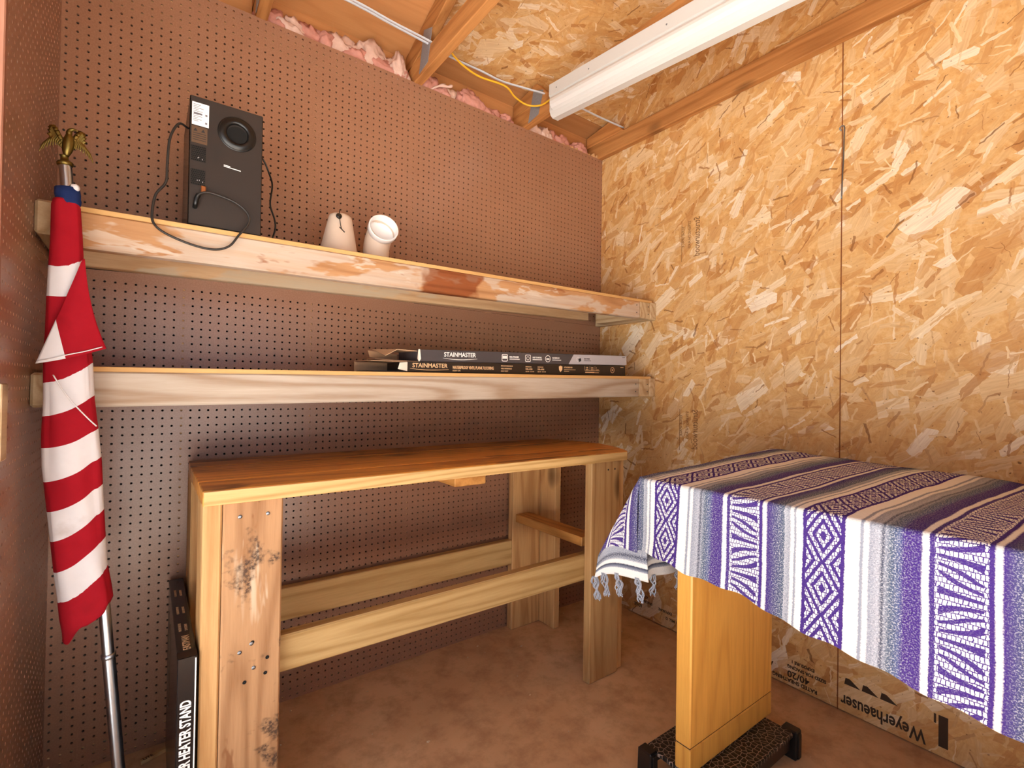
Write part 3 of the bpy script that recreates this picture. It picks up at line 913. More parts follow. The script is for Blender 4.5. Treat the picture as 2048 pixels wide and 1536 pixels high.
# ------------------------------------------------------------------ cone and pipe elbow
zc = shelf_z(0.745, True) + 0.001
cone = thing('cone_shroud', 'pale plastic cone standing on the upper shelf with a dangling black tag', 'plastic cone', (0.752, -0.22, zc))
lathe('cone', [(0.068, 0.0), (0.067, 0.004), (0.040, 0.142), (0.037, 0.152), (0.030, 0.157), (0.010, 0.158), (0.0005, 0.158)], 'shade_plastic', cone, (0.752, -0.22, zc), (0.03, 0, 1), 44)
lathe('tag', [(0.0003, 0.004), (0.007, 0.004), (0.0095, 0.002), (0.0098, 0.0), (0.0098, -0.003)], 'black_plastic', cone, (0.739, -0.263, zc + 0.140), (0.05, -1, 0.25), 18)
tube('tag_cord', [(0.746, -0.245, zc + 0.168), (0.742, -0.256, zc + 0.156), (0.739, -0.265, zc + 0.140), (0.740, -0.272, zc + 0.118), (0.742, -0.279, zc + 0.096), (0.745, -0.284, zc + 0.087)], 0.0014, 'black_cord', cone, 6)
tube('cord_bar', [(0.735, -0.283, zc + 0.096), (0.752, -0.285, zc + 0.081)], 0.0018, 'black_cord', cone, 6, curve=False)

ze = shelf_z(0.9, True) + 0.001
elb = thing('pipe_elbow', 'white plastic pipe elbow with its open end facing out, on the upper shelf', 'pipe fitting', (0.895, -0.22, ze))
R_ = 0.047
path = []
for k in range(13):
    a = k / 12 * math.radians(62)
    path.append(Vector((0.895 + 0.012 * (1 - math.cos(a)), -0.20 - 0.085 * (1 - math.cos(a)), ze + 0.052 + 0.085 * math.sin(a))))
path = [Vector((0.895, -0.20, ze))] + path
vs, fs = tube_data(path, [R_] * len(path), 36)
body = raw('elbow_body', vs, fs[:-2], 'shade_plastic', elb, True)
end = path[-1]
dr = Vector((-0.10, -0.93, 0.30)).normalized()
lathe('socket_ring', [(0.0495, -0.026), (0.0535, -0.022), (0.0540, 0.0), (0.0525, 0.0025), (0.0495, 0.0025), (0.0485, 0.0), (0.0465, -0.028), (0.0440, -0.036), (0.030, -0.042), (0.0005, -0.044)], 'pvc_white', elb, end + dr * 0.016, dr, 48)

# ------------------------------------------------------------------ flooring cartons on the lower shelf
def carton_top():
    z0 = 1.2655
    t = thing('flooring_carton', 'charcoal grey flooring carton with white lettering, on top of the other carton', 'carton', (1.0, -0.345, z0), 'flooring cartons')
    zl, zr = 1.2610, 1.2950
    hL, hR = 0.046, 0.047
    yf, yb = -0.345, -0.165
    beam_x('box_body', 1.006, (yf, yb, zl, zl + hL), 2.128, (yf, yb, zr, zr + hR), 'carton_grey', t, 0.0012)
    sl = (zr - zl) / 1.122
    X, Y = (1, 0, sl), (0, 0, 1)
    def at(x, dz):
        return (x, yf - 0.0006, zl + sl * (x - 1.006) + dz)
    text('lettering', 'STAINMASTER', 0.0235, at(1.107, 0.022), X, Y, 'ink_white', t, 0.93, bold=0.0004)
    cu = [at(1.103 + 0.150 * k / 12, 0.0165 - 0.004 * math.sin(k / 12 * math.pi * 1.15) - 0.003 * k / 12) for k in range(13)]
    tube('swoosh', cu, [0.0004 + 0.0010 * math.sin(min(1, k / 10) * math.pi * 0.8) for k in range(13)], 'ink_white', t, 6, curve=False)
    for x, sq in ((1.385, 1), (1.505, 1), (1.615, 0)):
        ring_poly('icon', 0.0125, 0.0150, at(x, 0.023), X, Y, 'ink_white', t, 28, sq)
    bars('icon', [(-0.011, 0.011, -0.002, 0.010)], at(1.385, 0.021), X, Y, 'ink_white', t)
    ring_poly('icon', 0.006, 0.008, at(1.505, 0.023), X, Y, 'ink_white', t, 20)
    bars('icon', [(-0.009, 0.009, -0.003, 0.003)], at(1.615, 0.022), X, Y, 'ink_white', t)
    for x, s in ((1.409, 'PAD ATTACHED'), (1.530, 'EASY TO INSTALL'), (1.640, 'WATERPROOF')):
        text('lettering', s, 0.0085, at(x, 0.024), X, Y, 'ink_white', t, 0.75, bold=0.0003)
        bars('lettering', [(0, 0.052, 0, 0.003)], at(x, 0.0165), X, Y, 'ink_white', t)
    # pale slanted end panel
    q = [(1.737, 0.001), (2.1265, 0.001), (2.1265, 0.0455), (1.768, 0.0455)]
    raw('end_panel', [at(x, d) for x, d in q], [(0, 1, 2, 3)], 'carton_print', t)
    p = lambda x, d: Vector(at(x, d)) + Vector((0, -0.0005, 0))
    ring_poly('icon', 0.009, 0.0100, p(1.795, 0.024), X, Y, 'ink_white', t, 20)
    raw('icon', [p(1.800, 0.012), p(1.815, 0.016), p(1.812, 0.03), p(1.797, 0.026)], [(0, 1, 2, 3)], 'ink_dark', t)
    text('lettering', 'SHOP MORE', 0.0085, p(1.833, 0.024), X, Y, 'ink_dark', t, 0.8)
    bars('lettering', [(0, 0.045, 0, 0.002)], p(1.833, 0.017), X, Y, 'ink_dark', t)
    bars('lettering', [(0, 0.02, 0, 0.002)], p(2.095, 0.037), X, Y, 'ink_dark', t)
    # torn open flaps at the left end
    raw('torn_edge', [(1.0055, yf - 0.001, zl), (1.0055, yf - 0.001, zl + 0.047), (1.002, yf - 0.002, zl + 0.046), (0.998, yf - 0.004, zl + 0.012), (1.013, yf - 0.002, zl + 0.012), (1.009, yf - 0.002, zl + 0.046)], [(0, 1, 2, 3), (0, 4, 5, 1)], 'carton_edge', t)
    fl = raw('flap', [(1.004, yf + 0.01, zl + 0.040), (1.004, yb, zl + 0.044), (0.905, yb + 0.01, zl + 0.050), (0.935, yf + 0.03, zl + 0.043), (0.900, yf + 0.05, zl + 0.02)], [(0, 1, 2, 3), (3, 2, 4)], 'carton_board', t)
    thicken(fl, 0.002)
    fl = raw('flap', [(1.004, yf + 0.004, zl + 0.002), (1.004, yb, zl + 0.002), (0.88, yb, zl + 0.012), (0.868, yf + 0.06, zl + 0.007)], [(0, 1, 2, 3)], 'carton_board', t)
    thicken(fl, 0.002)
    fl = raw('flap', [(1.000, yb + 0.002, zl + 0.006), (1.000, yb + 0.002, zl + 0.034), (0.872, yb - 0.03, zl + 0.042), (0.88, yb - 0.03, zl + 0.018)], [(0, 1, 2, 3)], 'carton_board', t)
    thicken(fl, 0.002)
def carton_low():
    t = thing('flooring_carton', 'dark brown flooring carton with cream lettering, lying beneath the grey carton', 'carton', (0.96, -0.345, 1.2245), 'flooring cartons')
    zl, zr = 1.2245, 1.2425
    h = 0.0365
    yf, yb = -0.352, -0.17
    x0 = 0.958
    beam_x('box_body', x0, (yf, yb, zl, zl + h), 2.112, (yf, yb, zr, zr + 0.050), 'carton_black', t, 0.0012)
    sl = (zr - zl) / 1.154
    X, Y = (1, 0, sl + 0.004), (0, 0, 1)
    def at(x, dz):
        return (x, yf - 0.0006, zl + (sl + 0.002) * (x - x0) + dz)
    text('lettering', 'STAINMASTER', 0.0215, at(0.977, 0.0165), X, Y, 'ink_cream', t, 1.03, bold=0.0003)
    cu = [at(0.968 + 0.155 * k / 12, 0.0120 - 0.003 * math.sin(k / 12 * math.pi * 1.15) - 0.003 * k / 12) for k in range(13)]
    tube('swoosh', cu, [0.0004 + 0.0009 * math.sin(min(1, k / 10) * math.pi * 0.8) for k in range(13)], 'ink_cream', t, 6, curve=False)
    text('lettering', 'WATERPROOF VINYL PLANK FLOORING', 0.0165, at(1.140, 0.0135), X, Y, 'ink_cream', t, 0.62, bold=0.0003)
    text('lettering', 'DESERT OAK', 0.0075, at(1.140, 0.0045), X, Y, 'ink_cream', t, 0.8)
    for k, s in enumerate(('PISOS DE PLANCHAS DE', 'VINILO IMPERMEABLES', 'ROBLE DESERT')):
        text('lettering', s, 0.0080, at(1.362, 0.027 - k * 0.0105), X, Y, 'ink_cream', t, 0.68)
    for x in (1.487, 1.552):
        text('lettering', 'DIMENSIONS', 0.006, at(x, 0.027), X, Y, 'ink_cream', t, 0.9)
        text('lettering', '7.08 x 48 IN', 0.0085, at(x, 0.0165), X, Y, 'ink_cream', t, 0.85, bold=0.0002)
        text('lettering', '18.0 CM - 121.9 CM', 0.0065, at(x, 0.007), X, Y, 'ink_cream', t, 0.85)
    p = lambda x, d: at(x, d)
    raw('shield', [p(1.673, 0.034), p(1.683, 0.038), p(1.694, 0.034), p(1.693, 0.020), p(1.683, 0.009), p(1.674, 0.020)], [(0, 1, 2, 3, 4, 5)], 'ink_cream', t)
    text('lettering', 'ATTACHED PAD', 0.0085, at(1.704, 0.028), X, Y, 'ink_cream', t, 0.8, bold=0.0002)
    bars('lettering', [(0, 0.07, 0.0, 0.002), (0, 0.03, -0.007, -0.005)], at(1.704, 0.020), X, Y, 'ink_cream', t)
    for k, (x, s) in enumerate(((1.838, '1.60'), (1.872, '2.16'), (1.906, '1'))):
        text('lettering', s, 0.010, at(x, 0.029), X, Y, 'ink_cream', t, 0.9, bold=0.0002)
        bars('lettering', [(0, 0.018, 0, 0.003), (-0.008, -0.007, -0.003, 0.018)], at(x, 0.022), X, Y, 'ink_cream', t)
    bars('lettering', [(0, 0.095, 0, 0.0012), (0, 0.06, -0.009, -0.005), (0.062, 0.09, -0.009, -0.007)], at(1.835, 0.018), X, Y, 'ink_cream', t)
    ring_poly('icon', 0.0115, 0.0142, at(2.018, 0.024), X, Y, 'ink_cream', t, 26)
    text('lettering', '30', 0.0125, at(2.018, 0.020), X, Y, 'ink_cream', t, 0.9, 'CENTER', 0.0002)
    bars('lettering', [(0, 0.022, 0, 0.003)], at(2.075, 0.037), X, Y, 'ink_cream', t)
    # open left end
    for q in ([(x0, yf, zl + 0.002), (x0, yf, zl + h - 0.002), (0.925, yf - 0.012, zl + h - 0.006), (0.918, yf - 0.012, zl + 0.008)],):
        fl = raw('flap', q, [(0, 1, 2, 3)], 'carton_edge', t)
        thicken(fl, 0.002)
    fl = raw('flap', [(x0, yf + 0.003, zl + h), (x0, yb, zl + h), (0.835, yb + 0.01, zl + h + 0.004), (0.845, yf + 0.05, zl + h)], [(0, 1, 2, 3)], 'carton_board', t)
    thicken(fl, 0.002)
    fl = raw('flap', [(x0, yb, zl + 0.001), (x0, yb, zl + h - 0.001), (0.833, yb + 0.004, zl + h), (0.833, yb + 0.004, zl + 0.001)], [(0, 1, 2, 3)], 'carton_board', t)
    thicken(fl, 0.002)
    fl = raw('flap', [(x0, yf + 0.003, zl + 0.0015), (x0, yb, zl + 0.0015), (0.84, yb, zl + 0.0015), (0.85, yf + 0.07, zl + 0.0015)], [(0, 1, 2, 3)], 'carton_black', t)
    thicken(fl, 0.002)
carton_low()
carton_top()

# ------------------------------------------------------------------ workbench
def workbench():
    t = thing('workbench', 'rough lumber workbench against the pegboard wall', 'workbench', (1.1, -0.32, 0))
    zt0, zt1 = 0.8825, 0.919
    for y0, y1, xr0, xr1 in ((-0.612, -0.480, 1.838, 1.905), (-0.476, -0.340, 1.906, 1.945), (-0.336, -0.194, 1.946, 1.938), (-0.190, -0.040, 1.937, 1.872)):
        poly = [(0.333, y0), (xr0 - (0.012 if y0 < -0.6 else 0), y0)] + ([(xr0 + 0.004, y0 + 0.012)] if y0 < -0.6 else []) + [(xr1, y1), (0.333 + (0.004 if y1 > -0.1 else 0), y1)]
        pk = prism('top_plank', poly, 'z', zt0, zt1 - (0.002 if y0 > -0.4 else 0), 'bench_top', t, 0.002)
        if y0 < -0.6:
            box('raw_edge', 0.335, xr0 - 0.014, y0 - 0.0015, y0, zt0 + 0.001, zt1 - 0.003, 'bench_x', pk, 0.0005)
    yf = -0.582
    def leg(front, side, mat):
        g = box('leg', front[0], front[1], front[2], front[3], 0.0005, 0.882, mat, t, 0.004)
        box('leg_side', side[0], side[1], side[2], side[3], 0.0005, 0.882, 'bench_z', g, 0.004)
        return g
    a = leg((0.378, 0.514, yf, yf + 0.038), (0.336, 0.3765, yf, yf + 0.140), 'bench_leg')
    b = leg((1.650, 1.816, yf, yf + 0.038), (1.8175, 1.856, yf + 0.012, yf + 0.15), 'bench_z')
    c = leg((1.660, 1.833, -0.050, -0.012), (1.8345, 1.873, -0.160, -0.012), 'bench_z')
    d = leg((0.378, 0.514, -0.050, -0.012), (0.338, 0.3765, -0.170, -0.012), 'bench_z')
    for x, z in ((0.415, 0.842), (0.478, 0.842), (0.420, 0.505), (0.452, 0.458), (0.446, 0.520)):
        lathe('screw', [(0.0004, 0.0006), (0.0045, 0.001), (0.005, 0.0)], 'wire_steel', a, (x, yf - 0.0006, z), (0, -1, 0), 10)
    for x, z in ((0.448, 0.523), (0.483, 0.475), (0.479, 0.437), (0.432, 0.428)):
        lathe('bolt_hole', [(0.0004, 0.0003), (0.0046, 0.0003)], 'grille_black', a, (x, yf - 0.0006, z), (0, -1, 0), 12)
    for x, z in ((1.745, 0.845), (1.785, 0.845), (1.74, 0.36), (1.80, 0.42)):
        lathe('screw', [(0.0004, 0.0006), (0.0035, 0.001), (0.004, 0.0)], 'black_cord', b, (x, yf - 0.0006, z), (0, -1, 0), 10)
    beam_x('front_rail', 0.378, (-0.5435, -0.505, 0.403, 0.500), 1.815, (-0.5435, -0.505, 0.400, 0.506), 'bench_x', t, 0.004)
    box('back_rail', 0.5155, 1.658, -0.050, -0.013, 0.320, 0.436, 'bench_x', t, 0.003)
    box('side_brace', 1.676, 1.762, -0.5045, -0.051, 0.522, 0.560, 'bench_y', t, 0.003)
    box('top_cleat', 1.038, 1.160, -0.560, -0.06, 0.8445, 0.882, 'bench_y', t, 0.003)
    box('top_cleat', 1.740, 1.815, -0.543, -0.162, 0.8445, 0.882, 'bench_y', t, 0.003)
    box('top_cleat', 0.378, 0.450, -0.543, -0.06, 0.8445, 0.882, 'bench_y', t, 0.003)
    return t
workbench()

# ------------------------------------------------------------------ tall flat carton leaning beside the bench
def heater_box():
    t = thing('heater_stand_carton', 'flat black carton printed with white stand lettering, standing beside the workbench leg', 'carton', (0.31, -0.3, 0))
    x0, x1, yf, yb, zt = 0.292, 0.331, -0.590, -0.016, 0.531
    box('box_body', x0, x1, yf, yb, 0.001, zt, 'carton_black_b', t, 0.0015)
    F = yf - 0.0008
    text('lettering', 'WATER HEATER STAND', 0.030, (x0 + 0.0275, F, 0.432), (0, 0, 1), (-1, 0, 0), 'ink_white', t, 0.64, 'RIGHT', bold=0.0009)
    bars('stripe', [(0, 0.0028, 0, 0.52)], (x1 - 0.0045, F + 0.0004, 0.006), (1, 0, 0), (0, 0, 1), 'ink_white', t, 0.0003)
    top = zt + 0.0006
    raw('lid_tape', [(x0, yf, top), (x1, yf, top), (x1, yf + 0.035, top), (x0, yf + 0.035, top)], [(0, 1, 2, 3)], 'carton_black', t)
    text('lettering', 'EASTMAN', 0.022, (x0 + 0.028, yf + 0.040, top), (0, 1, 0), (-1, 0, 0), 'ink_cream', t, 0.85, bold=0.0004)
    for k, s in enumerate(('WATER HEATER', '21 IN STAND')):
        text('lettering', s, 0.0090, (x0 + 0.015 + 0.013 * k, yf + 0.152, top), (0, 1, 0), (-1, 0, 0), 'ink_cream', t, 0.8)
    for y0 in (yf + 0.27, yf + 0.41):
        for k, s in enumerate(('CALENTADOR DE', 'AGUA SOPORTE')):
            text('lettering', s, 0.0085, (x0 + 0.015 + 0.013 * k, y0, top), (0, 1, 0), (-1, 0, 0), 'ink_cream', t, 0.8)
    # drawing of the stand on the broad side
    tube('line_drawing', [(x0 - 0.0006, -0.10, 0.46), (x0 - 0.0006, -0.10, 0.30), (x0 - 0.0006, -0.12, 0.22), (x0 - 0.0006, -0.16, 0.20), (x0 - 0.0006, -0.19, 0.24), (x0 - 0.0006, -0.20, 0.46)], 0.0012, 'sticker_brown', t, 4)
heater_box()

# ------------------------------------------------------------------ flag on its pole
def flag():
    base, top = Vector((0.205, -0.435, 0.0)), Vector((0.0622, -0.435, 1.674))
    t = thing('flag_on_pole', 'furled red and white striped flag on a metal pole with a brass eagle', 'flag', base)
    ax = (top - base).normalized()
    lathe('pole', [(0.0128, 0.0), (0.0128, 0.52)], 'steel', t, base, ax, 24)
    lathe('pole', [(0.0118, 0.52), (0.0118, (top - base).length)], 'steel', t, base, ax, 24)
    lathe('pole_joint', [(0.0118, 0.5215), (0.0142, 0.5205), (0.0142, 0.512), (0.0128, 0.509)], 'steel', t, base, ax, 24)
    # rows: z, left x, right x at y = front
    R = [(1.590, 0.044, 0.087), (1.575, 0.041, 0.091), (1.50, 0.041, 0.096), (1.44, 0.039, 0.099), (1.36, 0.037, 0.104), (1.28, 0.036, 0.112), (1.22, 0.034, 0.119), (1.13, 0.036, 0.124),
         (1.05, 0.034, 0.133), (0.98, 0.036, 0.140), (0.90, 0.044, 0.144), (0.82, 0.052, 0.149), (0.74, 0.060, 0.154), (0.68, 0.067, 0.164), (0.64, 0.072, 0.167), (0.612, 0.078, 0.160), (0.592, 0.079, 0.122)]
    zs = np.array([r[0] for r in R])[::-1]
    lf = np.array([r[1] for r in R])[::-1]
    rt = np.array([r[2] for r in R])[::-1]
    # band edges: height at the left and at the right side
    EL = np.array([1.70, 1.431, 1.365, 1.165, 1.091, 1.020, 0.943, 0.875, 0.807, 0.736, 0.668, 0.50])
    ER = np.array([1.75, 1.453, 1.385, 1.215, 1.139, 1.060, 0.993, 0.928, 0.868, 0.802, 0.733, 0.55])
    nz, na = 150, 72
    P = np.zeros((na, nz, 3))
    B = np.zeros((na, nz))
    zz = np.linspace(1.588, 0.60, nz)
    for j, z in enumerate(zz):
        l, r = np.interp(z, zs, lf), np.interp(z, zs, rt)
        cx, hw = (l + r) / 2, (r - l) / 2
        f = max(0, (z - 0.6) / 0.99)
        dep = 0.022 + 0.022 * (1 - f)
        for i in range(na):
            th = 2 * math.pi * i / na
            # spiral furl: radius grows once round, with soft folds
            fold = 1.0 + 0.05 * math.sin(3 * th + 9 * z) + 0.035 * math.sin(5 * th - 14 * z + 1.0)
            step = 0.06 * (((th + 0.9 - 1.4 * z) / (2 * math.pi)) % 1.0)
            cxx = math.cos(th)
            lat = np.sign(cxx) * abs(cxx) ** 0.9
            k = fold + step - 0.03
            dz = 0.0
            if z < 0.68:
                w = (0.68 - z) / 0.08
                dz = w * (0.030 * lat + 0.006 * math.sin(5 * th))
            x = cx + hw * lat * (k if abs(lat) < 0.8 else 1.0)
            y = -0.435 - dep * math.sin(th) * k
            P[i, j] = (x, y, z + dz)
            zl = z + dz
            s = (lat + 1) / 2 if math.sin(th) > -0.2 else (1 - (lat + 1) / 2)
            e = EL * (1 - s) + ER * s
            # curved sag of each band
            e = e - 0.010 * math.sin(math.pi * s)
            n = len(e) - np.searchsorted(e[::-1], zl)
            n = min(max(n, 1), len(e) - 1)
            fr = (e[n - 1] - zl) / (e[n - 1] - e[n])
            B[i, j] = (n - 1) + min(max(fr, 0.0), 0.999)
    cl = grid_surf('flag_cloth', P, 'flag_cloth', t, True, True, None, ('band', B))
    thicken(cl, 0.0015)
    # outer corner of the cloth folded down over the roll
    def flap_pts(n=26):
        A = (0.100, 1.452); Bp = (0.142, 1.249); Cp = (0.076, 1.227); D = (0.027, 1.209)
        P2 = np.zeros((n, n, 3)); B2 = np.zeros((n, n))
        for a in range(n):
            v = a / (n - 1)
            lx = A[0] + (D[0] - A[0]) * v ** 1.05
            lz = A[1] + (D[1] - A[1]) * v
            rx = A[0] + 0.004 + (Bp[0] - A[0]) * (0.35 * v + 0.65 * v ** 2.3)
            rz = A[1] + (Bp[1] - A[1]) * v
            for b in range(n):
                u = b / (n - 1)
                x, z = lx + (rx - lx) * u, lz + (rz - lz) * u - 0.004 * math.sin(math.pi * u) * v
                bulge = 0.008 + 0.012 * math.sin(math.pi * min(1, max(0, u))) * v
                P2[a, b] = (x, -0.4655 - bulge - 0.004 * v + 0.006 * max(0, u - 0.7) * v, z)
                # white wedge at the lower left
                d = (x - 0.056) / (0.076 - 0.056) - (1.318 - z) / (1.318 - 1.227)
                B2[a, b] = 0.999 - d * 0.25
        return P2, np.clip(B2, 0.02, 1.98)
    P2, B2 = flap_pts()
    fl = grid_surf('flag_corner', P2, 'flag_cloth', t, False, True, None, ('band', B2))
    thicken(fl, 0.002)
    tube('hem_thread', [(0.030, -0.4835, 1.2135), (0.053, -0.489, 1.220), (0.078, -0.494, 1.2295), (0.110, -0.491, 1.240), (0.139, -0.484, 1.252)], 0.0012, 'white_cloth', fl, 6)
    tube('hem', [(0.056, -0.480, 1.185), (0.074, -0.486, 1.150), (0.094, -0.486, 1.118), (0.118, -0.478, 1.085), (0.131, -0.468, 1.068)], 0.0014, 'white_cloth', cl, 6)
    # navy header wound round the pole
    lathe('flag_header', [(0.014, 1.628), (0.0225, 1.626), (0.0235, 1.612), (0.0225, 1.604), (0.0235, 1.598), (0.022, 1.590), (0.018, 1.584)], 'navy_cloth', t, base + ax * -0.003, ax, 28)
    lathe('header_tape', [(0.0005, 0.006), (0.006, 0.005), (0.0085, 0.001), (0.008, -0.006)], 'white_cloth', t, top + Vector((0.021, -0.012, -0.055)), (1, -0.5, 0), 12)
    # eagle
    eg = thing_part('eagle_finial', t, top)
    lathe('collar', [(0.012, -0.006), (0.0150, -0.004), (0.0155, 0.001), (0.013, 0.004), (0.008, 0.006), (0.007, 0.016), (0.009, 0.018), (0.0005, 0.019)], 'brass', eg, top, ax, 24)
    c = top + Vector((0.002, 0, 0.018))
    body_pts = [c + Vector(p) for p in ((0.000, 0, 0), (0.001, 0, 0.012), (0.003, 0.0, 0.028), (0.004, -0.001, 0.042), (0.004, -0.002, 0.053), (0.006, -0.003, 0.060), (0.012, -0.005, 0.063), (0.020, -0.008, 0.061))]
    vs, fs = tube_data(catmull(body_pts, 5), [0.0045 + 0.0065 * math.sin(min(1.0, i / 20) * math.pi) if i < 20 else max(0.0016, 0.0062 - 0.00031 * (i - 20)) for i in range(36)], 12)
    raw('body', vs, fs, 'brass', eg, True)
    for s in (-1, 1):
        # a raised, drooping wing of fanned feathers
        vsw, fsw = [], []
        nf = 9
        for k in range(nf):
            u = k / (nf - 1)
            root = c + Vector((s * (0.007 + 0.020 * u), 0.002 + 0.004 * u, 0.030 + 0.016 * math.sin(u * math.pi * 0.85)))
            ang = math.radians(-88 + 28 * u) if s < 0 else math.radians(-88 + 28 * u)
            ln = 0.014 + 0.030 * u ** 1.2
            d = Vector((s * math.cos(ang) * 0.9, 0.0, math.sin(ang)))
            up_ = Vector((s * 0.35, 0.0, 0.9)) * (0.006 + 0.016 * math.sin(u * math.pi * 0.9))
            pts = [root + up_, root, root + d * ln * 0.5 + Vector((s * 0.003, 0, 0)), root + d * ln]
            v_, f_ = tube_data(catmull(pts, 4), [0.0052 - 0.0003 * i if i < 9 else max(0.0008, 0.0020 - 0.0004 * (i - 9)) for i in range(13)], 8, ((0, 1, 0), 0.45))
            b0 = len(vsw)
            vsw += v_
            fsw += [tuple(b0 + q for q in ff) for ff in f_]
        raw('wing', vsw, fsw, 'brass', eg, True)
    return t
def thing_part(name, parent, loc):
    o = bpy.data.objects.new(name, None)
    o.empty_display_size = 0.02
    COL.objects.link(o)
    o.parent = parent
    o.location = Vector(loc) - world_loc(parent)
    return o
flag()

# ------------------------------------------------------------------ table, step platform, blanket
def step():
    t = thing('step_platform', 'low black plastic step with a scaly tread under the table pedestal', 'step stool', (1.68, -1.12, 0))
    x0, x1, y0, y1, z = 1.47, 1.905, -1.245, -0.995, 0.0865
    prism('tread', [(x0 + 0.012, y0 + 0.004), (x1 - 0.012, y0 + 0.004), (x1 - 0.002, y0 + 0.016), (x1 - 0.002, y1 - 0.012), (x1 - 0.012, y1 - 0.002), (x0 + 0.012, y1 - 0.002), (x0 + 0.002, y1 - 0.012), (x0 + 0.002, y0 + 0.016)], 'z', z - 0.014, z, 'tread', t, 0.003)
    box('skirt', x0 + 0.014, x1 - 0.014, y0 + 0.012, y0 + 0.020, 0.030, z - 0.0145, 'black_plastic', t, 0.002)
    box('skirt', x0 + 0.014, x1 - 0.014, y1 - 0.020, y1 - 0.012, 0.030, z - 0.0145, 'black_plastic', t, 0.002)
    for xx in (x0, x1):
        for yy in (y0, y1):
            sx = -1 if xx == x0 else 1
            sy = -1 if yy == y0 else 1
            a, b = xx - sx * 0.010, xx + sx * 0.034
            c, d = yy - sy * 0.045, yy + sy * 0.004
            g = prism('foot', [(min(a, b), 0.0005), (max(a, b), 0.0005), (max(a, b) - 0.004, z + 0.004), (min(a, b) + 0.004, z + 0.004)], 'y', min(c, d), max(c, d), 'black_plastic', t, 0.004)
            box('foot_rib', min(a, b) + 0.012, max(a, b) - 0.012, min(c, d) - 0.004, max(c, d) + 0.004, 0.004, z - 0.006, 'black_plastic', g, 0.002)
step()

TZ = 0.905           # blanket surface height at the near edge
TX0, TX1 = 1.447, 2.292
TY0 = -0.985         # table end nearest the workbench
def table():
    t = thing('oak_table', 'oak pedestal table standing along the strand board wall under the striped blanket', 'table', (1.85, -1.7, 0.088))
    box('table_top', 1.458, 2.270, -2.40, TY0 - 0.008, 0.868, 0.897, 'oak_y', t, 0.004)
    for ya in (-1.152, -2.25):
        zb = 0.0875 if ya > -2 else 0.001
        g = box('pedestal', 1.468, 1.938, ya, ya + 0.050, 0.1605, 0.8675, 'oak', t, 0.004)
        box('pedestal_base', 1.468, 1.938, ya, ya + 0.050, zb, 0.1585, 'oak', g, 0.003)
        box('groove', 1.471, 1.935, ya + 0.003, ya + 0.047, 0.158, 0.161, 'ink_osb', g, 0)
    return t
table()

